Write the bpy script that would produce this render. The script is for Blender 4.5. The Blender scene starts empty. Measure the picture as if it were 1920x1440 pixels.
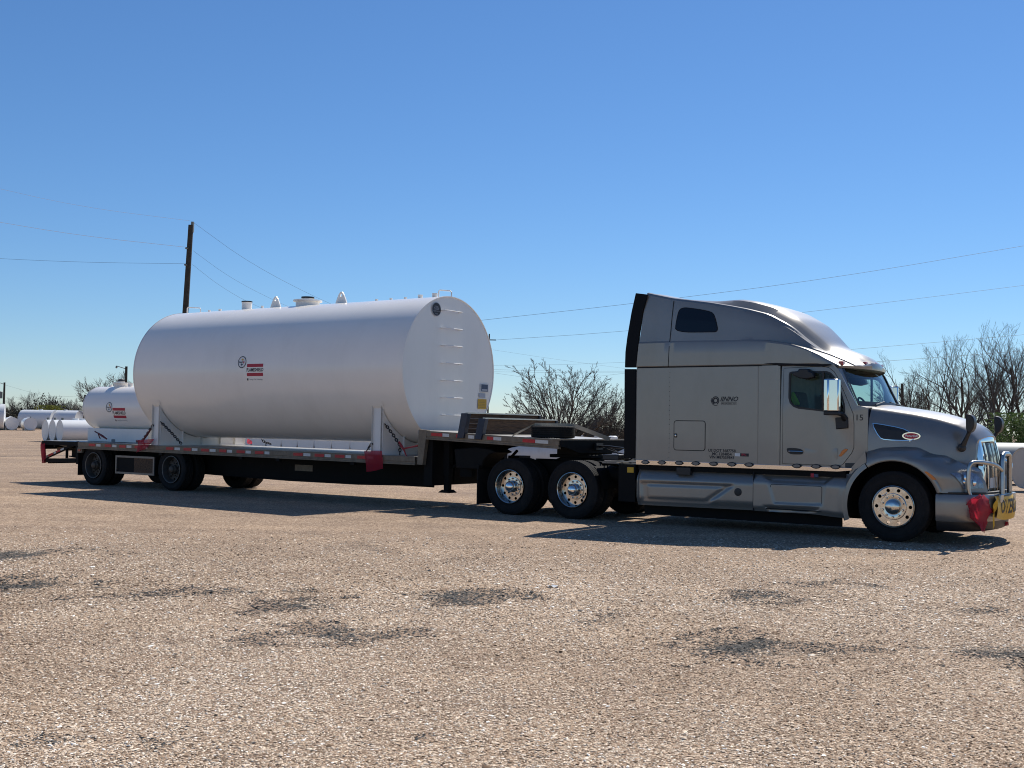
import bpy, bmesh, math, random
import numpy as np
from mathutils import Vector, Matrix

R = math.radians
scene = bpy.context.scene
C = scene.collection

# ------------------------------------------------------------------ camera
FPX, PITCH, ROLL, EYE = 2150.0, 0.0375, 0.01737, 1.5696
cF = np.array([0, math.cos(PITCH), math.sin(PITCH)])
_r0 = np.array([1.0, 0, 0]); _u0 = np.array([0, -math.sin(PITCH), math.cos(PITCH)])
cR = _r0 * math.cos(ROLL) + _u0 * math.sin(ROLL)
cU = -_r0 * math.sin(ROLL) + _u0 * math.cos(ROLL)
cam_d = bpy.data.cameras.new('camera')
cam_d.sensor_width = 36.0; cam_d.sensor_fit = 'HORIZONTAL'
cam_d.lens = FPX / 1920 * 36.0
cam_d.clip_start = 0.1; cam_d.clip_end = 6000
cam = bpy.data.objects.new('camera', cam_d); C.objects.link(cam)
cam.matrix_world = Matrix(((cR[0], cU[0], -cF[0], 0), (cR[1], cU[1], -cF[1], 0), (cR[2], cU[2], -cF[2], EYE), (0, 0, 0, 1)))
scene.camera = cam

# ------------------------------------------------------------------ sky, sun, exposure
SUN_EL, SUN_AZ = R(49.3), R(55.6)          # azimuth from world +X towards +Y
world = bpy.data.worlds.new('World'); scene.world = world; world.use_nodes = True
wn = world.node_tree.nodes; wl = world.node_tree.links
wn.clear()
sky = wn.new('ShaderNodeTexSky'); sky.sky_type = 'NISHITA'; sky.sun_disc = False
sky.sun_elevation = SUN_EL; sky.sun_rotation = R(90) - SUN_AZ
sky.altitude = 100; sky.air_density = 1.0; sky.dust_density = 0.06; sky.ozone_density = 10.0
bg = wn.new('ShaderNodeBackground'); bg.inputs['Strength'].default_value = 0.096
wo = wn.new('ShaderNodeOutputWorld')
hs = wn.new('ShaderNodeHueSaturation'); hs.inputs['Saturation'].default_value = 1.05; hs.inputs['Value'].default_value = 1.03
wl.new(sky.outputs[0], hs.inputs['Color']); wl.new(hs.outputs[0], bg.inputs[0]); wl.new(bg.outputs[0], wo.inputs[0])
sun_d = bpy.data.lights.new('sun', 'SUN'); sun_d.energy = 5.0; sun_d.angle = R(0.53); sun_d.color = (1.0, 0.955, 0.89)
sun = bpy.data.objects.new('sun', sun_d); C.objects.link(sun)
sdir = Vector((math.cos(SUN_EL) * math.cos(SUN_AZ), math.cos(SUN_EL) * math.sin(SUN_AZ), math.sin(SUN_EL)))
sun.rotation_euler = sdir.to_track_quat('Z', 'Y').to_euler()
scene.view_settings.view_transform = 'Standard'; scene.view_settings.look = 'None'
scene.view_settings.exposure = 0.13; scene.view_settings.gamma = 1.0; scene.view_settings.use_curve_mapping = False
scene.render.engine = 'CYCLES'
scene.cycles.max_bounces = 8; scene.cycles.transparent_max_bounces = 12
scene.cycles.use_denoising = True; scene.cycles.filter_width = 1.05

# ------------------------------------------------------------------ frames: the rig stands in its own local frame (x forward, y to its left)
TH = 0.60995
ux = np.array([math.cos(TH), -math.sin(TH), 0.0]); uy = np.array([math.sin(TH), math.cos(TH), 0.0])
ORG = np.array([6.26229, 17.70575, 0.0])
EYEP = np.array([0, 0, EYE])
def V(x, y, z): return Vector(ORG + x * ux + y * uy + np.array([0, 0, z]))
def _ray(px, py): return cF + cR * (px - 960) / FPX + cU * (720 - py) / FPX
def S(px, py, y):
    "measured point -> (x, z) on the rig's lengthwise plane at lateral offset y"
    d = _ray(px, py); t = ((ORG + y * uy - EYEP) @ uy) / (d @ uy); p = EYEP + t * d - ORG
    return (float(p @ ux), float(p[2]))
def SX(px, py, x):
    "measured point -> (y, z) on the rig's crosswise plane at x"
    d = _ray(px, py); t = ((ORG + x * ux - EYEP) @ ux) / (d @ ux); p = EYEP + t * d - ORG
    return (float(p @ uy), float(p[2]))
def G(px, py, z=0.0):
    d = _ray(px, py); t = (z - EYE) / d[2]; p = EYEP + t * d
    return (float(p[0]), float(p[1]), z)
def AT(px, py, Y):
    d = _ray(px, py); p = EYEP + d * (Y / d[1]); return (float(p[0]), float(p[1]), float(p[2]))

# ------------------------------------------------------------------ materials
def nt(name):
    m = bpy.data.materials.new(name); m.use_nodes = True
    return m, m.node_tree.nodes, m.node_tree.links, m.node_tree.nodes['Principled BSDF']
def mat(name, col, rough=0.5, metal=0.0, spec=0.5, coat=0.0, var=0.0, vscale=6.0, bump=0.0, bscale=60.0, dirt=None, dscale=3.0, damt=0.4, rvar=0.0):
    m, N, L, b = nt(name)
    b.inputs['Base Color'].default_value = (*col, 1); b.inputs['Roughness'].default_value = rough
    b.inputs['Metallic'].default_value = metal; b.inputs['Specular IOR Level'].default_value = spec
    b.inputs['Coat Weight'].default_value = coat; b.inputs['Coat Roughness'].default_value = 0.05
    tc = N.new('ShaderNodeTexCoord')
    src = None
    if var or dirt or rvar:
        n = N.new('ShaderNodeTexNoise'); n.inputs['Scale'].default_value = vscale; n.inputs['Detail'].default_value = 6; n.inputs['Roughness'].default_value = 0.65
        L.new(tc.outputs['Object'], n.inputs['Vector'])
        r = N.new('ShaderNodeValToRGB'); r.color_ramp.elements[0].position = 0.3; r.color_ramp.elements[1].position = 0.7
        r.color_ramp.elements[0].color = (*[c * (1 - var) for c in col], 1); r.color_ramp.elements[1].color = (*[min(1, c * (1 + var)) for c in col], 1)
        L.new(n.outputs['Fac'], r.inputs[0]); src = r.outputs[0]
        if rvar:
            mr = N.new('ShaderNodeMapRange'); mr.inputs['From Min'].default_value = 0.3; mr.inputs['From Max'].default_value = 0.7
            mr.inputs['To Min'].default_value = max(0.02, rough - rvar); mr.inputs['To Max'].default_value = rough + rvar
            L.new(n.outputs['Fac'], mr.inputs[0]); L.new(mr.outputs[0], b.inputs['Roughness'])
    if dirt:
        n2 = N.new('ShaderNodeTexNoise'); n2.inputs['Scale'].default_value = dscale; n2.inputs['Detail'].default_value = 8; n2.inputs['Roughness'].default_value = 0.7
        mp = N.new('ShaderNodeMapping'); mp.inputs['Scale'].default_value = (1, 1, 0.35)
        L.new(tc.outputs['Object'], mp.inputs[0]); L.new(mp.outputs[0], n2.inputs['Vector'])
        r2 = N.new('ShaderNodeMapRange'); r2.inputs['From Min'].default_value = 0.48; r2.inputs['From Max'].default_value = 0.75
        r2.inputs['To Min'].default_value = 0.0; r2.inputs['To Max'].default_value = damt
        L.new(n2.outputs['Fac'], r2.inputs[0])
        mx = N.new('ShaderNodeMix'); mx.data_type = 'RGBA'; mx.inputs[7].default_value = (*dirt, 1)
        L.new(r2.outputs[0], mx.inputs[0]); L.new(src, mx.inputs[6]); src = mx.outputs[2]
    if src: L.new(src, b.inputs['Base Color'])
    if bump:
        nb = N.new('ShaderNodeTexNoise'); nb.inputs['Scale'].default_value = bscale; nb.inputs['Detail'].default_value = 5
        bp = N.new('ShaderNodeBump'); bp.inputs['Strength'].default_value = bump; bp.inputs['Distance'].default_value = 0.02
        L.new(tc.outputs['Object'], nb.inputs['Vector']); L.new(nb.outputs['Fac'], bp.inputs['Height']); L.new(bp.outputs[0], b.inputs['Normal'])
    return m
def glass(name, tint, gloss=0.12, ior=1.45):
    m, N, L, b = nt(name); N.remove(b)
    out = [n for n in N if n.type == 'OUTPUT_MATERIAL'][0]
    t = N.new('ShaderNodeBsdfTransparent'); t.inputs[0].default_value = (*tint, 1)
    g = N.new('ShaderNodeBsdfGlossy'); g.inputs['Roughness'].default_value = 0.02
    f = N.new('ShaderNodeFresnel'); f.inputs['IOR'].default_value = ior
    mx = N.new('ShaderNodeMixShader'); L.new(f.outputs[0], mx.inputs[0]); L.new(t.outputs[0], mx.inputs[1]); L.new(g.outputs[0], mx.inputs[2])
    L.new(mx.outputs[0], out.inputs[0]); return m
def mesh_cloth(name, col, thru=0.25):
    m, N, L, b = nt(name); out = [n for n in N if n.type == 'OUTPUT_MATERIAL'][0]
    b.inputs['Base Color'].default_value = (*col, 1); b.inputs['Roughness'].default_value = 0.8
    tl = N.new('ShaderNodeBsdfTranslucent'); tl.inputs[0].default_value = (*col, 1)
    tr = N.new('ShaderNodeBsdfTransparent')
    m1 = N.new('ShaderNodeMixShader'); m1.inputs[0].default_value = 0.45
    m2 = N.new('ShaderNodeMixShader'); m2.inputs[0].default_value = thru
    L.new(b.outputs[0], m1.inputs[1]); L.new(tl.outputs[0], m1.inputs[2]); L.new(m1.outputs[0], m2.inputs[1]); L.new(tr.outputs[0], m2.inputs[2])
    L.new(m2.outputs[0], out.inputs[0]); return m

M = {}
M['silver'] = mat('silver_paint', (0.26, 0.245, 0.222), 0.36, 0.55, 0.5, 0.45, var=0.03, vscale=3, dirt=(0.20, 0.17, 0.13), dscale=1.6, damt=0.25, bump=0.035, bscale=1.6)
M['tank'] = mat('white_tank_paint', (0.90, 0.848, 0.772), 0.20, 0, 0.5, 0.0, var=0.02, vscale=1.2, dirt=(0.60, 0.54, 0.46), dscale=1.1, damt=0.18, bump=0.02, bscale=1.1, rvar=0.05)
M['white'] = mat('white_paint', (0.82, 0.79, 0.74), 0.4, dirt=(0.5, 0.46, 0.4), damt=0.2)
M['farwhite'] = mat('far_white_paint', (0.74, 0.74, 0.73), 0.35, dirt=(0.6, 0.57, 0.5), damt=0.25, dscale=0.8)
M['dull_white'] = mat('dull_white_paint', (0.58, 0.58, 0.56), 0.5, dirt=(0.4, 0.37, 0.32), damt=0.4)
M['grey_tank'] = mat('grey_primer_paint', (0.30, 0.31, 0.29), 0.5, dirt=(0.3, 0.27, 0.22), damt=0.4)
M['beige_tank'] = mat('beige_tank_paint', (0.46, 0.44, 0.39), 0.5, dirt=(0.35, 0.3, 0.24), damt=0.3)
M['black'] = mat('black_plastic', (0.012, 0.012, 0.014), 0.45, var=0.2, vscale=8)
M['satin'] = mat('black_satin_panel', (0.003, 0.0035, 0.006), 0.4, spec=0.12)
M['frame'] = mat('black_frame_paint', (0.008, 0.0078, 0.0076), 0.7, spec=0.15, dirt=(0.02, 0.017, 0.015), damt=0.4)
M['rubber'] = mat('tyre_rubber', (0.014, 0.0135, 0.0135), 0.85, spec=0.25, var=0.25, vscale=12, dirt=(0.05, 0.045, 0.04), dscale=4, damt=0.35)
M['tread'] = mat('dusty_tread', (0.06, 0.055, 0.05), 0.9, var=0.35, vscale=30)
M['chrome'] = mat('chrome', (0.78, 0.77, 0.75), 0.06, 1.0)
M['alu'] = mat('polished_aluminium', (0.60, 0.58, 0.55), 0.16, 1.0, var=0.10, rvar=0.08, vscale=16, dirt=(0.16, 0.13, 0.10), dscale=5, damt=0.45)
M['brushed'] = mat('brushed_tube', (0.45, 0.44, 0.42), 0.30, 1.0, var=0.08, vscale=15)
M['rail'] = mat('weathered_aluminium', (0.20, 0.16, 0.115), 0.6, 0.3, var=0.25, vscale=9, dirt=(0.16, 0.11, 0.07), dscale=5, damt=0.6)
M['steelrim'] = mat('dull_steel_rim', (0.07, 0.063, 0.055), 0.6, 0.3, var=0.2, vscale=14, dirt=(0.1, 0.06, 0.03), damt=0.6)
M['rim_lip'] = mat('worn_rim_lip', (0.20, 0.185, 0.17), 0.45, 0.6, var=0.2, vscale=14)
M['deck'] = mat('worn_deck', (0.36, 0.35, 0.33), 0.5, 0.3, var=0.25, vscale=5, dirt=(0.14, 0.12, 0.1), dscale=2, damt=0.5)
M['red_tape'] = mat('red_reflective_tape', (0.50, 0.018, 0.02), 0.45, var=0.2, vscale=25)
M['white_tape'] = mat('white_reflective_tape', (0.62, 0.60, 0.56), 0.45, var=0.12, vscale=25)
M['red'] = mat('red_paint', (0.32, 0.018, 0.02), 0.5, var=0.2)
M['red_lens'] = mat('red_lens', (0.45, 0.03, 0.02), 0.15, coat=0.5)
M['amber'] = mat('amber_lens', (0.62, 0.17, 0.02), 0.2, coat=0.4)
M['headlamp'] = mat('headlamp_lens', (0.20, 0.23, 0.28), 0.08, 0.4, coat=1.0, var=0.5, vscale=22)
M['blue_steel'] = mat('dark_blue_steel', (0.010, 0.022, 0.048), 0.5, var=0.3, vscale=8, dirt=(0.12, 0.1, 0.08), dscale=7, damt=0.5)
M['chain'] = mat('dark_chain', (0.03, 0.028, 0.027), 0.55, 0.5)
M['binder'] = mat('worn_red_binder', (0.10, 0.016, 0.018), 0.6, var=0.4, vscale=20)
M['strap'] = mat('pale_strap', (0.62, 0.58, 0.50), 0.85, var=0.1, vscale=20)
M['flag'] = mesh_cloth('red_mesh_flag', (0.55, 0.022, 0.05), 0.25)
M['ink'] = mat('black_ink', (0.012, 0.013, 0.018), 0.5)
M['ink_grey'] = mat('grey_ink', (0.16, 0.16, 0.17), 0.5)
M['seam'] = mat('dark_seam', (0.02, 0.02, 0.022), 0.8, spec=0.1)
M['sticker_red'] = mat('red_print', (0.42, 0.012, 0.035), 0.5)
M['sticker_yellow'] = mat('yellow_print', (0.62, 0.36, 0.02), 0.5, var=0.12, vscale=60)
M['sticker_blue'] = mat('dark_blue_print', (0.025, 0.05, 0.11), 0.4, var=0.5, vscale=30)
M['sticker_white'] = mat('white_print', (0.72, 0.72, 0.70), 0.5)
M['sticker_grey'] = mat('grey_print', (0.42, 0.44, 0.48), 0.5)
M['banner'] = mat('yellow_banner_vinyl', (0.66, 0.40, 0.025), 0.5, var=0.12, vscale=6, dirt=(0.25, 0.15, 0.05), damt=0.35)
M['interior'] = mat('cab_interior', (0.055, 0.058, 0.056), 0.8, var=0.2)
M['curtain'] = mat('grey_cab_curtain', (0.30, 0.32, 0.28), 0.9, var=0.2, vscale=3)
M['vest'] = mat('lime_vest_cloth', (0.22, 0.55, 0.06), 0.8)
M['side_glass'] = glass('tinted_side_glass', (0.72, 0.80, 0.74), ior=1.35)
M['ws_glass'] = glass('windscreen_glass', (0.60, 0.78, 0.78), ior=1.45)
M['dark_glass'] = mat('dark_privacy_glass', (0.003, 0.003, 0.007), 0.08, spec=0.35)
M['pole'] = mat('weathered_pole_wood', (0.045, 0.037, 0.028), 0.9, var=0.35, vscale=5, bump=0.4, bscale=12)
M['wire'] = mat('dark_cable', (0.06, 0.065, 0.08), 0.6)
M['wire_bright'] = mat('bright_aluminium_cable', (0.75, 0.76, 0.78), 0.3, 0.8)
M['xfmr'] = mat('grey_transformer', (0.16, 0.17, 0.16), 0.5)
M['bark'] = mat('grey_brown_bark', (0.075, 0.062, 0.05), 0.95, spec=0.1, var=0.35, vscale=4)
M['twig'] = mat('bare_twig', (0.12, 0.105, 0.09), 0.95, spec=0.1, var=0.3, vscale=3)
M['brush'] = mat('brown_brush', (0.075, 0.066, 0.047), 0.95, spec=0.1, var=0.4, vscale=1.2)
def leafmat(name, a, b_):
    m, N, L, b = nt(name)
    oi = N.new('ShaderNodeTexCoord'); n = N.new('ShaderNodeTexNoise'); n.inputs['Scale'].default_value = 1.6; n.inputs['Detail'].default_value = 4
    r = N.new('ShaderNodeValToRGB'); r.color_ramp.elements[0].position = 0.35; r.color_ramp.elements[1].position = 0.65
    r.color_ramp.elements[0].color = (*a, 1); r.color_ramp.elements[1].color = (*b_, 1)
    L.new(oi.outputs['Object'], n.inputs['Vector']); L.new(n.outputs['Fac'], r.inputs[0]); L.new(r.outputs[0], b.inputs['Base Color'])
    b.inputs['Roughness'].default_value = 0.7; b.inputs['Specular IOR Level'].default_value = 0.2
    out = [q for q in N if q.type == 'OUTPUT_MATERIAL'][0]
    tl = N.new('ShaderNodeBsdfTranslucent'); L.new(r.outputs[0], tl.inputs[0])
    mx = N.new('ShaderNodeMixShader'); mx.inputs[0].default_value = 0.4; L.new(b.outputs[0], mx.inputs[1]); L.new(tl.outputs[0], mx.inputs[2]); L.new(mx.outputs[0], out.inputs[0])
    return m
M['leaf'] = leafmat('fresh_green_leaves', (0.045, 0.085, 0.018), (0.13, 0.19, 0.04))
M['leaf_y'] = leafmat('yellow_green_leaves', (0.12, 0.13, 0.025), (0.24, 0.24, 0.05))
def woodmat():
    m, N, L, b = nt('weathered_ramp_wood')
    tc = N.new('ShaderNodeTexCoord'); mp = N.new('ShaderNodeMapping'); mp.inputs['Scale'].default_value = (6, 1.2, 14)
    n = N.new('ShaderNodeTexNoise'); n.inputs['Scale'].default_value = 4; n.inputs['Detail'].default_value = 8
    r = N.new('ShaderNodeValToRGB'); r.color_ramp.elements[0].position = 0.3; r.color_ramp.elements[1].position = 0.72
    r.color_ramp.elements[0].color = (0.035, 0.020, 0.012, 1); r.color_ramp.elements[1].color = (0.15, 0.085, 0.045, 1)
    L.new(tc.outputs['Object'], mp.inputs[0]); L.new(mp.outputs[0], n.inputs['Vector']); L.new(n.outputs['Fac'], r.inputs[0]); L.new(r.outputs[0], b.inputs['Base Color'])
    b.inputs['Roughness'].default_value = 0.85; return m
M['wood'] = woodmat()

# ------------------------------------------------------------------ mesh helpers
class MB:
    def __init__(s): s.v = []; s.f = []
    def add(s, vs, fs):
        o = len(s.v); s.v += [tuple(map(float, p)) for p in vs]; s.f += [tuple(i + o for i in f) for f in fs]; return s
    def box(s, x0, x1, y0, y1, z0, z1):
        return s.add([(x0, y0, z0), (x1, y0, z0), (x1, y1, z0), (x0, y1, z0), (x0, y0, z1), (x1, y0, z1), (x1, y1, z1), (x0, y1, z1)],
                     [(0, 3, 2, 1), (4, 5, 6, 7), (0, 1, 5, 4), (1, 2, 6, 5), (2, 3, 7, 6), (3, 0, 4, 7)])
    def prism(s, poly, a, b, f):
        "poly of 2D points, extruded between a and b; f(u, v, w) -> point"
        n = len(poly); vs = [f(u, v, a) for u, v in poly] + [f(u, v, b) for u, v in poly]
        return s.add(vs, [tuple(range(n - 1, -1, -1)), tuple(range(n, 2 * n))] + [(i, (i + 1) % n, n + (i + 1) % n, n + i) for i in range(n)])
    def prism_y(s, poly, a, b): return s.prism(poly, a, b, lambda u, v, w: (u, w, v))
    def prism_x(s, poly, a, b): return s.prism(poly, a, b, lambda u, v, w: (w, u, v))
    def tube(s, pts, r, n=8, cap=True):
        pts = [Vector(p) for p in pts]; rs = r if isinstance(r, (list, tuple)) else [r] * len(pts)
        rings = []; up = None
        for i, p in enumerate(pts):
            d = (pts[min(i + 1, len(pts) - 1)] - pts[max(i - 1, 0)])
            if d.length < 1e-9: d = Vector((0, 0, 1))
            d.normalize()
            if up is None: up = Vector((0, 0, 1)) if abs(d.z) < 0.9 else Vector((1, 0, 0))
            a = up - d * up.dot(d)
            if a.length < 1e-6: a = d.orthogonal()
            a.normalize(); up = a; b = d.cross(a)
            rings.append([p + (a * math.cos(2 * math.pi * k / n) + b * math.sin(2 * math.pi * k / n)) * rs[i] for k in range(n)])
        o = len(s.v); s.v += [tuple(q) for g in rings for q in g]
        for i in range(len(rings) - 1):
            for k in range(n): s.f.append((o + i * n + k, o + i * n + (k + 1) % n, o + (i + 1) * n + (k + 1) % n, o + (i + 1) * n + k))
        if cap and n > 2:
            s.f.append(tuple(o + k for k in range(n - 1, -1, -1))); e = o + (len(rings) - 1) * n; s.f.append(tuple(e + k for k in range(n)))
        return s
    def lathe(s, prof, n=48, c=(0, 0, 0), axis='y', closed=False):
        "prof: (radius, along-axis)"
        o = len(s.v)
        for r, t in prof:
            for k in range(n):
                a = 2 * math.pi * k / n; u, w = r * math.cos(a), r * math.sin(a)
                p = {'y': (u, t, w), 'x': (t, u, w), 'z': (u, w, t)}[axis]
                s.v.append((p[0] + c[0], p[1] + c[1], p[2] + c[2]))
        m = len(prof)
        for i in range(m if closed else m - 1):
            j = (i + 1) % m
            for k in range(n): s.f.append((o + i * n + k, o + i * n + (k + 1) % n, o + j * n + (k + 1) % n, o + j * n + k))
        return s
    def grid(s, P, wrap=False):
        "P[i][j] -> points, quads between"
        o = len(s.v); a = len(P); b = len(P[0])
        for row in P: s.v += [tuple(map(float, q)) for q in row]
        for i in range(a - 1):
            for j in range(b if wrap else b - 1):
                s.f.append((o + i * b + j, o + i * b + (j + 1) % b, o + (i + 1) * b + (j + 1) % b, o + (i + 1) * b + j))
        return s
    def decal(s, poly, f, rings=6):
        cx = sum(q[0] for q in poly) / len(poly); cy = sum(q[1] for q in poly) / len(poly)
        return s.grid([[f(cx + (q[0] - cx) * t, cy + (q[1] - cy) * t) for q in poly] for t in [max(.001, k / rings) for k in range(rings + 1)]], wrap=True)
    def fill(s, ring):
        o = len(s.v); s.v += [tuple(map(float, q)) for q in ring]; s.f.append(tuple(range(o, o + len(ring)))); return s
    def ring(s, outer, inner, f, thick=None):
        "plate between two closed outlines (2D, star-shaped about the inner centre); f(u, v, w) -> point, w in (0, 1) when thick"
        cx = sum(p[0] for p in inner) / len(inner); cy = sum(p[1] for p in inner) / len(inner)
        ang = sorted(set([round(math.atan2(p[1] - cy, p[0] - cx), 5) for p in list(outer) + list(inner)] + [round(-math.pi + 2 * math.pi * k / 48, 5) for k in range(48)]))
        def hit(poly, a):
            d = (math.cos(a), math.sin(a)); best = None
            for i in range(len(poly)):
                x1, y1 = poly[i][0] - cx, poly[i][1] - cy; x2, y2 = poly[(i + 1) % len(poly)][0] - cx, poly[(i + 1) % len(poly)][1] - cy
                ex, ey = x2 - x1, y2 - y1; den = d[0] * ey - d[1] * ex
                if abs(den) < 1e-12: continue
                t = (x1 * ey - y1 * ex) / den; q = (x1 * d[1] - y1 * d[0]) / den
                if t > 0 and -1e-6 <= q <= 1 + 1e-6 and (best is None or t > best): best = t
            return (cx + d[0] * best, cy + d[1] * best)
        A = [hit(outer, a) for a in ang]; B = [hit(inner, a) for a in ang]
        rows = [[f(*p, 0) for p in A], [f(*p, 0) for p in B]]
        if thick: rows += [[f(*p, 1) for p in B], [f(*p, 1) for p in A], [f(*p, 0) for p in A]]
        return s.grid(rows, wrap=True)
    def build(s, name, m, parent=None, loc=None, smooth=True, ang=35, bev=0.0, mirror=False):
        me = bpy.data.meshes.new(name)
        vs = s.v if not mirror else [(x, -y, z) for x, y, z in s.v]
        me.from_pydata(vs, [], s.f)
        bm = bmesh.new(); bm.from_mesh(me)
        bmesh.ops.remove_doubles(bm, verts=bm.verts, dist=1e-5)
        bmesh.ops.recalc_face_normals(bm, faces=bm.faces); bm.to_mesh(me); bm.free()
        me.materials.append(M[m] if isinstance(m, str) else m)
        if smooth:
            me.polygons.foreach_set('use_smooth', [True] * len(me.polygons)); me.set_sharp_from_angle(angle=R(ang))
        return link(name, me, parent, loc, bev)
OFF = {}
def link(name, me, parent=None, loc=None, bev=0.0):
    o = bpy.data.objects.new(name, me); C.objects.link(o)
    if parent is not None:
        o.parent = parent
        if loc is None: loc = OFF.get(parent.name, (0, 0, 0))
    if loc is not None: o.location = loc
    if bev:
        b = o.modifiers.new('bevel', 'BEVEL'); b.width = bev; b.segments = 2; b.limit_method = 'ANGLE'; b.angle_limit = R(40)
    return o
def tag(o, label, cat=None, group=None, kind=None):
    o['label'] = label
    if cat: o['category'] = cat
    if group: o['group'] = group
    if kind: o['kind'] = kind
    return o
def empty(name, loc=(0, 0, 0), rz=0.0, parent=None):
    o = bpy.data.objects.new(name, None); C.objects.link(o); o.location = loc; o.rotation_euler = (0, 0, rz)
    o.empty_display_size = 0.2
    if parent is not None: o.parent = parent
    return o
def rig_root(name, base, label, cat, group=None):
    "Empty at a thing's base, in the rig's frame; its parts are given in rig coordinates"
    o = empty(name, V(*base), -TH); OFF[o.name] = tuple(-b for b in base); return tag(o, label, cat, group)
def rig_mesh(mb, name, m, base, label, cat, group=None, **k):
    mb.v = [(x - base[0], y - base[1], z - base[2]) for x, y, z in mb.v]
    o = mb.build(name, m, None, V(*base), **k); o.rotation_euler = (0, 0, -TH); return tag(o, label, cat, group)
def interp(x, xs, ys): return float(np.interp(x, xs, ys))
def sm(t): t = max(0.0, min(1.0, t)); return t * t * (3 - 2 * t)
def circle(cx, cy, rx, ry=None, n=24): return [(cx + rx * math.cos(2 * math.pi * k / n), cy + (ry or rx) * math.sin(2 * math.pi * k / n)) for k in range(n)]
def rrect(x0, x1, y0, y1, r, n=5):
    out = []
    for (cx, cy, a0) in ((x1 - r, y1 - r, 0), (x0 + r, y1 - r, 90), (x0 + r, y0 + r, 180), (x1 - r, y0 + r, 270)):
        for k in range(n + 1):
            a = R(a0 + 90 * k / n); out.append((cx + r * math.cos(a), cy + r * math.sin(a)))
    return out
def chaikin(p, it=2, closed=True):
    for _ in range(it):
        q = []
        n = len(p)
        for i in range(n if closed else n - 1):
            a, b = p[i], p[(i + 1) % n]
            q += [tuple(a[k] * .75 + b[k] * .25 for k in range(len(a))), tuple(a[k] * .25 + b[k] * .75 for k in range(len(a)))]
        p = q if closed else [p[0]] + q + [p[-1]]
    return p
def shrink(poly, d):
    cx = sum(p[0] for p in poly) / len(poly); cy = sum(p[1] for p in poly) / len(poly)
    out = []; n = len(poly)
    area = sum(poly[i][0] * poly[(i + 1) % n][1] - poly[(i + 1) % n][0] * poly[i][1] for i in range(n)); sg = 1 if area > 0 else -1
    for i in range(n):
        a, b, c = poly[i - 1], poly[i], poly[(i + 1) % n]
        n1 = np.array([-(b[1] - a[1]), b[0] - a[0]]); n2 = np.array([-(c[1] - b[1]), c[0] - b[0]])
        n1 = n1 / (np.linalg.norm(n1) + 1e-9); n2 = n2 / (np.linalg.norm(n2) + 1e-9); nn = n1 + n2; nn = nn / (np.linalg.norm(nn) + 1e-9)
        k = d / max(0.4, float(nn @ n1)); out.append((b[0] + sg * nn[0] * k, b[1] + sg * nn[1] * k))
    return out
_tc = {}
def text_mb(s, size, f, shear=0.0, bold=0.0, align='CENTER', depth=None):
    "flat lettering mapped by f(u, v) -> point"
    cu = bpy.data.curves.new('t', 'FONT'); cu.body = s; cu.size = size; cu.align_x = align; cu.align_y = 'CENTER'; cu.shear = shear; cu.offset = bold; cu.resolution_u = 2
    o = bpy.data.objects.new('t', cu); me = bpy.data.meshes.new_from_object(o)
    mb = MB(); mb.add([f(v.co.x, v.co.y) for v in me.vertices], [tuple(p.vertices) for p in me.polygons])
    bpy.data.objects.remove(o); bpy.data.curves.remove(cu); bpy.data.meshes.remove(me); return mb

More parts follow.
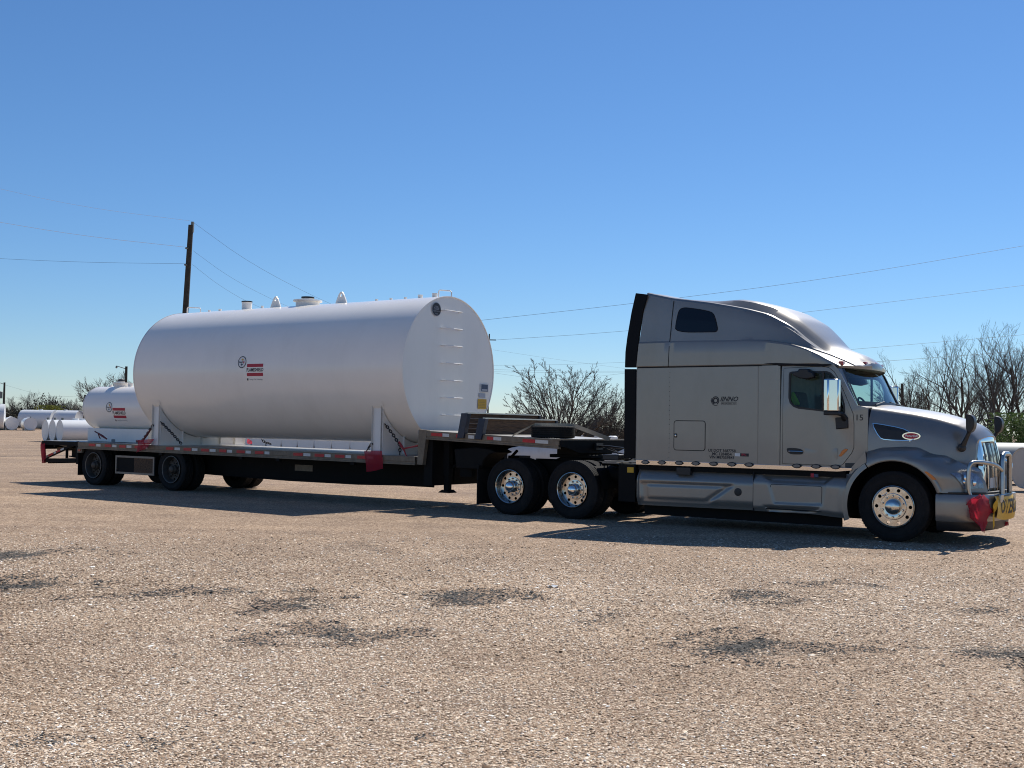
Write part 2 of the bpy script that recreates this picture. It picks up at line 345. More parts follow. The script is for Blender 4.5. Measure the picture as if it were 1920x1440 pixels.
# ------------------------------------------------------------------ ground
PATCH = []
def ground_material():
    global PATCH
    m, N, L, b = nt('gravel_chip_seal')
    geo = N.new('ShaderNodeNewGeometry')
    def noise(scale, detail=4, rough=0.6, vec=None):
        n = N.new('ShaderNodeTexNoise'); n.inputs['Scale'].default_value = scale; n.inputs['Detail'].default_value = detail; n.inputs['Roughness'].default_value = rough
        L.new(vec or geo.outputs['Position'], n.inputs['Vector']); return n
    def math_(op, a, c, clamp=False):
        q = N.new('ShaderNodeMath'); q.operation = op; q.use_clamp = clamp
        for i, w in enumerate((a, c)):
            if isinstance(w, (int, float)): q.inputs[i].default_value = w
            else: L.new(w, q.inputs[i])
        return q.outputs[0]
    def ramp(fac, stops):
        r = N.new('ShaderNodeValToRGB'); e = r.color_ramp.elements
        while len(e) < len(stops): e.new(0.5)
        for i, (p, c) in enumerate(stops): e[i].position = p; e[i].color = (*c, 1)
        L.new(fac, r.inputs[0]); return r.outputs[0]
    def mix(fac, a, c, mode='MIX'):
        q = N.new('ShaderNodeMix'); q.data_type = 'RGBA'; q.blend_type = mode
        for i, w in ((0, fac), (6, a), (7, c)):
            if isinstance(w, (int, float)): q.inputs[i].default_value = w
            elif isinstance(w, tuple): q.inputs[i].default_value = (*w, 1)
            else: L.new(w, q.inputs[i])
        return q.outputs[2]
    warp = noise(9.0, 3); wv = N.new('ShaderNodeVectorMath'); wv.operation = 'MULTIPLY_ADD'; wv.inputs[1].default_value = (0.03,) * 3
    L.new(warp.outputs['Color'], wv.inputs[0]); L.new(geo.outputs['Position'], wv.inputs[2])
    vo = N.new('ShaderNodeTexVoronoi'); vo.inputs['Scale'].default_value = 48; vo.inputs['Randomness'].default_value = 1.0; L.new(wv.outputs[0], vo.inputs['Vector'])
    vo2 = N.new('ShaderNodeTexVoronoi'); vo2.inputs['Scale'].default_value = 95; L.new(wv.outputs[0], vo2.inputs['Vector'])
    sep = N.new('ShaderNodeSeparateColor'); L.new(vo.outputs['Color'], sep.inputs[0])
    sep2 = N.new('ShaderNodeSeparateColor'); L.new(vo2.outputs['Color'], sep2.inputs[0])
    stone = ramp(sep.outputs[0], [(0.0, (0.07, 0.05, 0.036)), (0.25, (0.21, 0.155, 0.112)), (0.55, (0.38, 0.295, 0.225)), (0.85, (0.60, 0.50, 0.405)), (1.0, (0.80, 0.73, 0.64))])
    stone2 = ramp(sep2.outputs[0], [(0.0, (0.18, 0.135, 0.10)), (0.5, (0.40, 0.32, 0.245)), (1.0, (0.60, 0.53, 0.45))])
    base = mix(0.35, stone, stone2)
    big = noise(0.16, 5, 0.6); mid = noise(1.3, 5, 0.65)
    base = mix(1.0, base, ramp(big.outputs['Fac'], [(0.3, (0.80, 0.79, 0.79)), (0.7, (1.12, 1.10, 1.06))]), 'MULTIPLY')
    base = mix(1.0, base, ramp(mid.outputs['Fac'], [(0.3, (0.84, 0.83, 0.83)), (0.7, (1.10, 1.09, 1.07))]), 'MULTIPLY')
    # patches where the chips have worn off the black binder
    px = PATCH = [(30, 1042, 75, 20, .9), (165, 1030, 90, 9, .55), (45, 1098, 80, 17, .9), (170, 1102, 60, 9, .7), (125, 1128, 45, 10, .55), (65, 1138, 40, 7, .5), (310, 1116, 140, 20, .42), (440, 1108, 90, 12, .5),
          (580, 1134, 75, 19, 1.0), (640, 1190, 120, 20, .72), (700, 1180, 55, 22, .6), (400, 1213, 42, 14, .7), (860, 1119, 110, 17, .9), (690, 1022, 60, 14, .5), (1400, 1116, 140, 16, .6), (1590, 1098, 95, 9, .55), (1480, 1128, 70, 9, .5),
          (1400, 1213, 112, 21, 1.15), (1810, 1148, 60, 11, .5), (1885, 1226, 90, 19, 1.0), (1750, 1216, 80, 6, .6), (1150, 1168, 70, 14, .5), (1710, 1259, 75, 13, .5), (520, 1390, 70, 18, .4), (180, 1385, 110, 25, .35), (720, 1412, 90, 16, .3), (1610, 1205, 90, 10, .3)]
    warp2 = noise(1.5, 7, 0.72); wv2 = N.new('ShaderNodeVectorMath'); wv2.operation = 'MULTIPLY_ADD'; wv2.inputs[1].default_value = (1.7, 1.3, 0)
    sub = N.new('ShaderNodeVectorMath'); sub.operation = 'SUBTRACT'; sub.inputs[1].default_value = (0.5,) * 3
    L.new(warp2.outputs['Color'], sub.inputs[0]); L.new(sub.outputs[0], wv2.inputs[0]); L.new(geo.outputs['Position'], wv2.inputs[2])
    acc = None
    for x, y, w, h, k in px:
        c = G(x, y); rx = abs(G(x + w, y)[0] - c[0]); ry = abs(G(x, y - h)[1] - G(x, y + h)[1]) / 2
        mp = N.new('ShaderNodeVectorMath'); mp.operation = 'MULTIPLY_ADD'; mp.inputs[1].default_value = (1 / rx, 1 / ry, 0); mp.inputs[2].default_value = (-c[0] / rx, -c[1] / ry, 0)
        L.new(wv2.outputs[0], mp.inputs[0])
        ln = N.new('ShaderNodeVectorMath'); ln.operation = 'LENGTH'; L.new(mp.outputs[0], ln.inputs[0])
        q = N.new('ShaderNodeMapRange'); q.inputs['From Min'].default_value = 1.35; q.inputs['From Max'].default_value = 0.0; q.inputs['To Min'].default_value = 0; q.inputs['To Max'].default_value = k
        L.new(ln.outputs['Value'], q.inputs[0])
        acc = q.outputs[0] if acc is None else math_('MAXIMUM', acc, q.outputs[0])
    # chips still cling in places: compare patch strength with per-chip chance
    chance = math_('ADD', math_('MULTIPLY', sep.outputs[1], 0.55), math_('MULTIPLY', mid.outputs['Fac'], 0.55))
    rag = noise(5.0, 6, 0.75)
    worn = math_('MULTIPLY', math_('SUBTRACT', math_('ADD', math_('MULTIPLY', acc, 1.3), math_('MULTIPLY', math_('SUBTRACT', rag.outputs['Fac'], 0.5), 1.5)), chance), 2.6, True)
    fleck = noise(0.55, 6, 0.75)
    fl = N.new('ShaderNodeMapRange'); fl.inputs['From Min'].default_value = 0.62; fl.inputs['From Max'].default_value = 0.78; fl.inputs['To Max'].default_value = 0.35
    L.new(fleck.outputs['Fac'], fl.inputs[0])
    base = mix(fl.outputs[0], base, (0.16, 0.145, 0.125))
    tar = ramp(sep2.outputs[1], [(0.0, (0.028, 0.03, 0.03)), (0.6, (0.075, 0.078, 0.076)), (1.0, (0.20, 0.19, 0.175))])
    base = mix(worn, base, tar)
    # wheel-run streaks that run across the yard further back
    mp = N.new('ShaderNodeMapping'); mp.inputs['Scale'].default_value = (0.05, 0.9, 1); mp.inputs['Rotation'].default_value = (0, 0, 0.15); L.new(geo.outputs['Position'], mp.inputs[0])
    st = noise(1.0, 4, 0.6, mp.outputs[0])
    base = mix(1.0, base, ramp(st.outputs['Fac'], [(0.35, (0.86, 0.85, 0.85)), (0.65, (1.08, 1.08, 1.07))]), 'MULTIPLY')
    base = mix(1.0, base, (0.98, 0.875, 0.765), 'MULTIPLY')
    L.new(base, b.inputs['Base Color']); b.inputs['Roughness'].default_value = 0.9; b.inputs['Specular IOR Level'].default_value = 0.25
    h1 = math_('MULTIPLY', math_('SUBTRACT', 1.0, vo.outputs['Distance']), 1.0)
    h = math_('ADD', math_('ADD', h1, math_('MULTIPLY', sep.outputs[2], 0.5)), math_('MULTIPLY', math_('SUBTRACT', 1.0, vo2.outputs['Distance']), 0.4))
    bp = N.new('ShaderNodeBump'); bp.inputs['Strength'].default_value = 0.75; bp.inputs['Distance'].default_value = 0.012; L.new(h, bp.inputs['Height'])
    bp2 = N.new('ShaderNodeBump'); bp2.inputs['Strength'].default_value = 0.3; bp2.inputs['Distance'].default_value = 0.05; L.new(mid.outputs['Fac'], bp2.inputs['Height']); L.new(bp.outputs[0], bp2.inputs['Normal'])
    L.new(bp2.outputs[0], b.inputs['Normal'])
    return m
M['ground'] = ground_material()
g = MB()
g.add([(-1800, -60, 0), (1800, -60, 0), (1800, 3000, 0), (-1800, 3000, 0)], [(0, 1, 2, 3)])
gr = g.build('ground', 'ground', smooth=False); gr['kind'] = 'structure'; gr['label'] = 'tan gravel yard with dark worn patches'

# loose chips lying on the binder where the camera is close enough to tell them apart
def chip_material():
    m, N, L, b = nt('loose_gravel_chips')
    at_ = N.new('ShaderNodeAttribute'); at_.attribute_name = 'chip'
    r = N.new('ShaderNodeValToRGB'); e = r.color_ramp.elements; stops = [(0, (0.085, 0.053, 0.032)), (.2, (0.31, 0.212, 0.138)), (.5, (0.60, 0.462, 0.33)), (.78, (0.78, 0.64, 0.49)), (.93, (0.87, 0.77, 0.63)), (1, (0.93, 0.88, 0.79))]
    while len(e) < len(stops): e.new(.5)
    for k, (q, c) in enumerate(stops): e[k].position = q; e[k].color = (*c, 1)
    L.new(at_.outputs['Fac'], r.inputs[0])
    at2 = N.new('ShaderNodeAttribute'); at2.attribute_name = 'tar'
    r2 = N.new('ShaderNodeValToRGB'); r2.color_ramp.elements[0].color = (0.018, 0.019, 0.019, 1); r2.color_ramp.elements[1].color = (0.15, 0.148, 0.138, 1); L.new(at_.outputs['Fac'], r2.inputs[0])
    mx = N.new('ShaderNodeMix'); mx.data_type = 'RGBA'; L.new(at2.outputs['Fac'], mx.inputs[0]); L.new(r.outputs[0], mx.inputs[6]); L.new(r2.outputs[0], mx.inputs[7]); L.new(mx.outputs[2], b.inputs['Base Color']); b.inputs['Roughness'].default_value = .9; b.inputs['Specular IOR Level'].default_value = .08
    return m
M['chips'] = chip_material()
def gravel():
    rg = np.random.default_rng(7)
    N0 = 490000; u = rg.random(N0)
    # density falls with the square of distance: even cover in the picture plane of the nearest yards
    Yn, Yf = 4.7, 17.0
    Y = Yn * (Yf / Yn) ** u; sx = rg.random(N0) * 2 - 1; X = sx * (.475 * Y + 2.6)
    keep = rg.random(N0) < np.clip((17.5 - Y) / 7.0, 0, 1) * np.clip((.475 * Y + 2.6 - np.abs(X)) / 2.2, 0, 1) * np.clip((.475 * Y + 2.6) / (.475 * Y) * Y / 10.5, 0, 1)
    def lat(sx, sy, seed):
        g_ = np.random.default_rng(seed).random((256, 256)); x = X / sx + 128; y = Y / sy; i = np.floor(x).astype(int); j = np.floor(y).astype(int); fx = x - i; fy = y - j; fx = fx * fx * (3 - 2 * fx); fy = fy * fy * (3 - 2 * fy)
        return (g_[i % 256, j % 256] * (1 - fx) + g_[(i + 1) % 256, j % 256] * fx) * (1 - fy) + (g_[i % 256, (j + 1) % 256] * (1 - fx) + g_[(i + 1) % 256, (j + 1) % 256] * fx) * fy - .5
    wx = lat(.9, .9, 1) * 1.3 + lat(.35, .35, 2) * .6 + lat(.13, .13, 5) * .25; wy = lat(.9, .9, 3) * 1.0 + lat(.35, .35, 4) * .5 + lat(.13, .13, 6) * .25
    slow = lat(1.7, 2.6, 11) * .22 + lat(.6, .8, 12) * .16
    rag = lat(.5, .35, 7) * .7 + lat(.2, .16, 8) * .6 + lat(.07, .06, 9) * .5
    X0_, Y0_ = X, Y
    dark = np.zeros(N0)
    for x, y, w, h, k in PATCH:
        c = G(x, y); rx = abs(G(x + w, y)[0] - c[0]); ry = abs(G(x, y - h)[1] - G(x, y + h)[1]) / 2
        d = np.hypot((X + wx * .8 - c[0]) / rx, (Y + wy * .8 - c[1]) / ry); dark = np.maximum(dark, np.clip(1.22 - d, 0, 1) * k)
    dark = np.clip(dark * 1.15 + rag * np.clip(dark * 3, 0, 1) * .9, 0, 1)
    keep &= rg.random(N0) > dark * .35
    X, Y, dark, slow = X[keep], Y[keep], dark[keep], slow[keep]; n = len(X)
    s = np.exp(rg.normal(0, .32, n)) * .0073 * np.clip(Y / 8.0, .92, 1.35)
    base = np.array([[1, 0, 0], [-1, 0, 0], [0, 1, 0], [0, -1, 0], [0, 0, 1], [0, 0, -1]], float) * np.array([1.25, .9, .72])
    q = rg.normal(size=(n, 4)); q /= np.linalg.norm(q, axis=1)[:, None]; w, x, y, z = q.T
    Rm = np.stack([1 - 2 * (y * y + z * z), 2 * (x * y - z * w), 2 * (x * z + y * w), 2 * (x * y + z * w), 1 - 2 * (x * x + z * z), 2 * (y * z - x * w), 2 * (x * z - y * w), 2 * (y * z + x * w), 1 - 2 * (x * x + y * y)], 1).reshape(n, 3, 3)
    vv = np.einsum('nij,kj->nki', Rm, base) * (1 + rg.normal(0, .16, (n, 6, 1))); vv *= s[:, None, None]; vv[:, :, 2] *= .31
    vv += np.stack([X, Y, s * rg.uniform(.0, .30, n)], 1)[:, None, :]
    fc = np.array([[0, 2, 4], [2, 1, 4], [1, 3, 4], [3, 0, 4], [2, 0, 5], [1, 2, 5], [3, 1, 5], [0, 3, 5]]); F_ = (fc[None] + 6 * np.arange(n)[:, None, None]).reshape(-1, 3)
    zc = vv[:, :, 2][:, fc].mean(2) - vv[:, :, 2].mean(1)[:, None]; F_ = F_[(zc > -.06 * s[:, None]).reshape(-1)]      # undersides lie in the binder
    me = bpy.data.meshes.new('gravel'); me.vertices.add(n * 6); me.vertices.foreach_set('co', vv.reshape(-1).astype(np.float32))
    nf = len(F_); me.loops.add(nf * 3); me.loops.foreach_set('vertex_index', F_.reshape(-1).astype(np.int32)); me.polygons.add(nf); me.polygons.foreach_set('loop_start', np.arange(0, nf * 3, 3, dtype=np.int32)); me.polygons.foreach_set('loop_total', np.full(nf, 3, np.int32))
    me.update(calc_edges=True)
    val = np.clip(rg.normal(.50, .24, n) + slow, 0, 1); tar = (rg.random(n) < np.clip(dark * 2.2 - .36, 0, .96)).astype(float)
    t_ = me.attributes.new('tar', 'FLOAT', 'POINT'); t_.data.foreach_set('value', np.repeat(tar, 6).astype(np.float32))
    a = me.attributes.new('chip', 'FLOAT', 'POINT'); a.data.foreach_set('value', np.repeat(val, 6).astype(np.float32))
    me.materials.append(M['chips']); o = bpy.data.objects.new('gravel', me); C.objects.link(o); o['kind'] = 'stuff'; o['label'] = 'loose tan gravel chips on the yard in the foreground'; o['category'] = 'gravel'
gravel()

# ------------------------------------------------------------------ wheels (mesh data shared)
def tyre_mesh(Rr, w, bead=0.30):
    h = w / 2
    prof = [(bead, -h * .72), (bead + .03, -h * .92), (bead + .045, -h * .985), (bead + .05, -h * .965), (bead + .09, -h * 1.0), (bead + .115, -h * 1.005), (bead + .118, -h * .985), (Rr - .075, -h * .985), (Rr - .072, -h * 1.005), (Rr - .055, -h * .99), (Rr - .018, -h * .93), (Rr - .004, -h * .84)]
    g_ = []
    for k in range(5):       # ribs and grooves
        a = -h * .84 + (2 * h * .84) * k / 5; b_ = -h * .84 + (2 * h * .84) * (k + 1) / 5
        if k: g_ += [(Rr - .014, a), (Rr - .014, a + .008), (Rr, a + .010)]
        g_ += [(Rr, b_ - .004)]
    prof = prof + g_ + [(p[0], -p[1]) for p in reversed(prof)]
    mb = MB(); mb.lathe(prof, 72)
    for k in range(72):      # shoulder lugs give the outer edge its bite
        a = 2 * math.pi * (k + .3) / 72
        for sgn in (-1, 1):
            c, s_ = math.cos(a), math.sin(a); c2, s2 = math.cos(a + .045), math.sin(a + .045)
            r0, r1 = Rr - .05, Rr + .001; y0, y1 = sgn * h * .86, sgn * h * 1.0
            mb.add([(r0 * c, y1, r0 * s_), (r1 * c, y0, r1 * s_), (r1 * c2, y0, r1 * s2), (r0 * c2, y1, r0 * s2), (r0 * c, y1 + sgn * .006, r0 * s_), (r0 * c2, y1 + sgn * .006, r0 * s2)],
                   [(0, 1, 2, 3), (4, 1, 2, 5), (0, 3, 5, 4)])
    return mb
def disc_with_holes(mb, y, r0, r1, rh, hr, n=10):
    "flat ring r0..r1 with n round hand holes of radius hr on radius rh"
    da = math.pi / n
    for i in range(n):
        a0 = 2 * math.pi * i / n
        out = [(r1 * math.cos(a), r1 * math.sin(a)) for a in np.linspace(-da, da, 7)] + [(r0 * math.cos(a), r0 * math.sin(a)) for a in np.linspace(da, -da, 7)]
        f = lambda u, v, w: (u * math.cos(a0) - v * math.sin(a0), y + w * 0.018, u * math.sin(a0) + v * math.cos(a0))
        mb.ring(out, circle(rh, 0, hr, n=16), f, thick=True)
def nuts(mb, y, r, rad, ln, n=10, sg=-1):
    for i in range(n):
        a = 2 * math.pi * (i + .5) / n; c = (r * math.cos(a), 0, r * math.sin(a))
        mb.lathe([(rad, y), (rad, y + sg * ln * .7), (rad * .7, y + sg * ln), (0.0005, y + sg * ln)], 8, c)
def steer_rim():            # outer face towards -y
    mb = MB()
    mb.lathe([(.286, -.02), (.300, -.118), (.3045, -.128), (.3045, -.135), (.299, -.137), (.290, -.126), (.284, -.119)], 64)
    disc_with_holes(mb, -.118, .192, .286, .243, .026)
    mb.lathe([(.192, -.118), (.190, -.134), (.184, -.139), (.118, -.141), (.112, -.139)], 64)
    nuts(mb, -.139, .152, .016, .034)
    mb.lathe([(.112, -.139), (.110, -.165), (.104, -.182), (.085, -.198), (.05, -.208), (.0005, -.211)], 48)
    return mb
def drive_rim(depth=.125):
    mb = MB(); y = -.137 + depth
    mb.lathe([(.3045, -.120), (.3045, -.137), (.297, -.139), (.288, -.130), (.283, -.10), (.268, -.07), (.262, y + .01), (.262, y)], 64)
    disc_with_holes(mb, y, .172, .262, .222, .026)
    mb.lathe([(.172, y), (.168, y - .018), (.118, y - .022), (.108, y - .022), (.104, y - .085), (.088, y - .10), (.083, y - .135)], 64)
    nuts(mb, y - .02, .142, .016, .032)
    return mb
def hub_cap(y, r): return MB().lathe([(r, y + .02), (r, y), (r * .93, y - .018), (r * .7, y - .036), (r * .35, y - .046), (.0005, y - .049)], 40)
def mdata(mb, name, m, ang=35):
    o = mb.build(name, m, ang=ang); me = o.data; bpy.data.objects.remove(o); return me
W_T = {'steer': mdata(tyre_mesh(.513, .275), 'tyre', 'rubber', 30), 'drive': mdata(tyre_mesh(.507, .265), 'tyre', 'rubber', 30), 'trail': mdata(tyre_mesh(.478, .255), 'tyre', 'rubber', 30)}
W_RS = mdata(steer_rim(), 'rim', 'alu', 28); W_RD = mdata(drive_rim(), 'rim', 'alu', 28); W_RT = mdata(drive_rim(.135), 'rim', 'steelrim', 28)
W_CAP = mdata(hub_cap(-.137 + .125 - .12, .088), 'hub_cap', 'chrome')
W_CAPT = mdata(hub_cap(-.137 + .135 - .11, .085), 'hub_cap', 'steelrim')
W_LIP = mdata(MB().lathe([(.291, -.134), (.300, -.1405), (.307, -.139), (.307, -.128)], 64), 'rim_lip', 'rim_lip')
W_DRUM = mdata(MB().lathe([(.2, -.12), (.225, -.1), (.225, .12), (.2, .14), (.001, .14)], 32), 'brake_drum', 'frame')
def wheel(root, x, y, z, kind, dual, far=False):
    w = empty('wheel', parent=root); b = OFF.get(root.name, (0, 0, 0)); w.location = (x + b[0], y + b[1], z + b[2])
    w.rotation_euler = (0, random.uniform(0, 1.0), 0)
    if far: w.rotation_euler = (0, random.uniform(0, 1.0), math.pi)
    link('tyre', W_T[kind], w)
    if dual: link('tyre', W_T[kind], w, (0, .335, 0))
    if kind == 'steer': link('rim', W_RS, w); link('brake_drum', W_DRUM, w, (0, .05, 0))
    elif kind == 'drive': link('rim', W_RD, w); link('hub_cap', W_CAP, w); link('brake_drum', W_DRUM, w, (0, .2, 0))
    else: link('rim', W_RT, w); link('rim_lip', W_LIP, w); link('hub_cap', W_CAPT, w); link('brake_drum', W_DRUM, w, (0, .2, 0))
    return w

# ------------------------------------------------------------------ the tractor
random.seed(5)
T = rig_root('semi_truck', (-2.6, 0, 0), 'silver sleeper cab semi truck with chrome grille guard, hitched to the loaded flatbed trailer', 'truck')
ZW = 0.51
# chassis
fr = MB()
for s_ in (-1, 1): fr.box(-7.35, 0.95, s_ * .47 - .04, s_ * .47 + .04, .70, .97)
for x in (-7.2, -6.15, -4.9, -4.0, -2.5, -1.0): fr.box(x - .06, x + .06, -.43, .43, .74, .93)
fr.build('chassis_frame', 'frame', T, bev=.01)
for xx in (-5.488, -6.808):
    a = MB(); a.tube([(xx, -.95, .5), (xx, -.3, .5), (xx, -.2, .5), (xx, .2, .5), (xx, .3, .5), (xx, .95, .5)], [.07, .08, .18, .18, .08, .07], 16); a.build('drive_axle', 'frame', T)
    a = MB()
    for s_ in (-1, 1): a.box(xx - .55, xx + .35, s_ * .52 - .05, s_ * .52 + .05, .38, .48); a.lathe([(.001, .5), (.14, .5), (.15, .6), (.14, .7), (.001, .7)], 20, (xx + .3, s_ * .52, 0), 'z')
    a.build('air_suspension', 'frame', T)
a = MB(); a.tube([(0, -.95, .42), (0, -.6, .36), (0, .6, .36), (0, .95, .42)], .06, 10); a.build('steer_axle', 'frame', T)
wheel(T, 0, -1.0825, ZW, 'steer', False); wheel(T, 0, 1.0825, ZW, 'steer', False, True)
for xx in (-5.488, -6.808):
    wheel(T, xx, -1.0875, .503, 'drive', True); wheel(T, xx, 1.0875, .503, 'drive', True, True)
# fifth wheel, deck plate, tanks and boxes behind the cab
a = MB(); a.prism([(-.34, -.48), (.45, -.35), (.5, .0), (.45, .35), (-.34, .48), (-.34, .12), (-.1, .06), (-.1, -.06), (-.34, -.12)], 1.03, 1.09, lambda u, v, w: (-6.1 + u, v, w)); a.box(-6.25, -5.8, -.42, .42, .95, 1.03)
a.build('fifth_wheel', 'frame', T, bev=.01)
a = MB(); a.box(-5.45, -4.7, -.62, .62, .975, .99); a.build('deck_plate', 'frame', T)
a = MB(); a.lathe([(.001, -5.15), (.12, -5.13), (.15, -5.05), (.15, -4.45), (.12, -4.37), (.001, -4.35)], 24, (0, -.72, .78), 'x'); a.build('air_tank', 'frame', T)
a = MB()
for s_ in (-1, 1):
    a.lathe([(.001, -4.62), (.24, -4.60), (.29, -4.55), (.30, -4.3), (.30, -2.0), (.001, -1.98)], 28, (0, s_ * .83, .62), 'x'); a.box(-4.62, -4.3, s_ * .83 - .3, s_ * .83 + .3, .35, .98)
a.build('fuel_tank', 'frame', T)
for s_ in (-1, 1):       # quarter fenders in front of the drive wheels with their brackets
    pr = []
    for k in range(9):
        an = R(4 + k * 5); pr.append([(-5.488 + .60 * math.cos(an), s_ * 1.22, .503 + .60 * math.sin(an)), (-5.488 + .60 * math.cos(an), s_ * .70, .503 + .60 * math.sin(an))])
    a = MB(); a.grid(pr); q = [[(p[0] + .008, p[1], p[2] + .008) for p in r_] for r_ in pr]; a.grid(q); a.build('quarter_fender', 'frame', T)
a = MB(); a.box(-4.95, -4.62, -1.13, -.68, .98, 1.0); a.add([(-4.98, -1.1, 1.0), (-4.66, -1.1, .90), (-4.66, -.7, .90), (-4.98, -.7, 1.0)], [(0, 1, 2, 3)]); a.build('step_plate', 'rim_lip', T)
a = MB(); a.box(-5.02, -4.70, -1.0, -.6, 1.03, 1.13); a.build('battery_cover', 'black', T, bev=.015)
a = MB(); a.box(-4.45, -4.33, -1.14, -1.13, .84, .93); a.build('paper_label', 'sticker_yellow', T)

# side panels of sleeper and cab -----------------------------------------------------
def ycab(x, z):
    y = 1.2 - .035 * max(0, (z - 1.95) / .6) - .10 * sm((x + 1.05) / .7) ** 1.5
    return y
def side_f(s_, th=.03, off=0.0): return lambda u, v, w: (u, s_ * (ycab(u, v) + off - w * th), v)
DOOR = [(-1.695, 1.075), (-1.70, 2.555), (-1.1, 2.575), (-.985, 2.555), (-.90, 2.49), (-.85, 2.41), (-.72, 2.12), (-.615, 1.86), (-.60, 1.70), (-.60, 1.35), (-.63, 1.27), (-.75, 1.10), (-.79, 1.075)]
WIN = [(-1.615, 2.45), (-1.60, 2.49), (-1.56, 2.50), (-1.02, 2.50), (-.95, 2.475), (-.89, 2.41), (-.79, 2.19), (-.735, 2.0), (-.725, 1.90), (-.735, 1.865), (-.78, 1.855), (-1.45, 1.925), (-1.53, 1.955), (-1.585, 2.01), (-1.61, 2.09)]
FRAME = [(-1.73, 1.05), (-1.73, 2.60), (-.93, 2.60), (-.84, 2.52), (-.70, 2.24), (-.565, 1.985), (-.41, 1.945), (-.41, 1.27), (-.47, 1.17), (-.56, 1.08), (-.60, 1.05)]
for s_ in (-1, 1):
    a = MB(); a.ring(FRAME, DOOR, side_f(s_), True); a.build('cab_side', 'silver', T, ang=25)
    d = MB(); d.ring(shrink(DOOR, .007), WIN, side_f(s_, .035, .004), True); door = d.build('door', 'silver', T, ang=25)
    d = MB(); d.ring(WIN, shrink(WIN, .028), side_f(s_, .03, .0), True); d.build('window_seal', 'black', door, (0, 0, 0))
    w_ = shrink(WIN, .026); d = MB(); d.fill([(u, s_ * (ycab(u, v) - .02), v) for u, v in w_]); d.build('window', 'side_glass', door, (0, 0, 0))
    d = MB(); d.box(-1.09, -1.055, *sorted((s_ * 1.178, s_ * 1.155)), 1.88, 2.49); d.build('window_divider', 'black', door, (0, 0, 0))
    hx = [S(p, q, -1.2) for p, q in ((1474, 841), (1482, 839.5), (1500, 841), (1506.5, 845), (1506, 851), (1500, 852.5), (1479, 851.5))]
    d = MB(); d.prism_y(chaikin(hx, 2), s_ * 1.2, s_ * 1.212); h = d.build('handle_recess', 'black', door, (0, 0, 0))
    (x0, z0), (x1, z1) = S(1480, 846, -1.2), S(1505, 846.8, -1.2); z0 = z1
    d = MB(); d.tube([(x0, s_ * 1.213, z0), (x0 + .02, s_ * 1.232, z0), (x1 - .02, s_ * 1.232, z1), (x1, s_ * 1.213, z1)], .013, 8); d.build('door_handle', 'chrome', h, (0, 0, 0))
    am = [S(p, q, -1.16) for p, q in ((1573, 855.5), (1578, 856), (1588, 846), (1590, 842), (1586, 841), (1580, 845))]
    d = MB(); d.prism_y(am, s_ * 1.155, s_ * 1.19); d.build('marker_lamp', 'amber', door, (0, 0, 0), bev=.004)
    # crease across the lower door and under the window
    for (p0, p1, hh) in (((1510, 839), (1570, 841), .010),):
        a0, a1 = S(*p0, -1.2), S(*p1, -1.2); d = MB()
        d.add([(a0[0], s_ * (ycab(*a0) + .003), a0[1]), (a1[0], s_ * (ycab(*a1) + .003), a1[1]), (a1[0], s_ * (ycab(*a1) + .0085), a1[1] - .05), (a0[0], s_ * (ycab(*a0) + .0085), a0[1] - .05), (a1[0], s_ * (ycab(*a1) + .0035), a1[1] - .16), (a0[0], s_ * (ycab(*a0) + .0035), a0[1] - .16)], [(0, 1, 2, 3), (3, 2, 4, 5)])
        d.build('door_crease', 'silver', door, (0, 0, 0))
    # sleeper wall: flat sheet with a proud rear section and a bowed strip ahead of the door
    a = MB()
    prof = [(-4.268, 1.188), (-4.25, 1.2), (-3.648, 1.2), (-3.642, 1.197), (-3.636, 1.2), (-2.115, 1.2), (-2.105, 1.193), (-2.095, 1.199), (-1.98, 1.208), (-1.86, 1.212), (-1.78, 1.205), (-1.745, 1.19)]
    a.grid([[(x, s_ * y, 1.045) for x, y in prof], [(x, s_ * y, 2.595) for x, y in prof]]); a.build('sleeper_wall', 'silver', T, ang=12)
    # access hatch
    c0 = S(1263.5, 788, -1.2); c1 = S(1322.5, 846, -1.2)
    hatch = rrect(c0[0], c1[0], c1[1], c0[1], .05)
    d = MB(); d.ring(hatch, shrink(hatch, .012), lambda u, v, w: (u, s_ * (1.2025 - w * .002), v), True); hs = d.build('hatch_seal', 'seam', T)
    d = MB(); d.prism_y(shrink(hatch, .012), s_ * 1.195, s_ * 1.204); d.build('access_hatch', 'silver', T)
    lx, lz = S(1267.4, 816.5, -1.2); d = MB(); d.box(lx - .024, lx + .024, *sorted((s_ * 1.203, s_ * 1.212)), lz - .033, lz + .033); lk = d.build('hatch_latch', 'black', T, bev=.004)
    d = MB(); d.lathe([(.014, 0), (.014, s_ * .006), (.0005, s_ * .008)], 14, (lx, s_ * 1.2125, lz)); d.build('lock', 'chrome', lk, (0, 0, 0))
    # rivets down the seam
    rv = MB()
    for k in range(19):
        z = 1.12 + k * .077; rv.lathe([(.006, 0), (.004, s_ * .003), (.0003, s_ * .0035)], 6, (-3.642, s_ * 1.2, z))
    o = rv.build('rivets', 'seam', T); o['kind'] = 'stuff'
    # light rail under the sleeper and door
    pts = [S(p, q, -1.22) for p, q in ((1192, 862), (1597, 877.5), (1596, 882.5), (1570, 884.5), (1192, 871))]
    a = MB(); a.prism_y(pts, s_ * 1.20, s_ * 1.218); rail_ = a.build('light_rail', 'chrome', T, bev=.004)
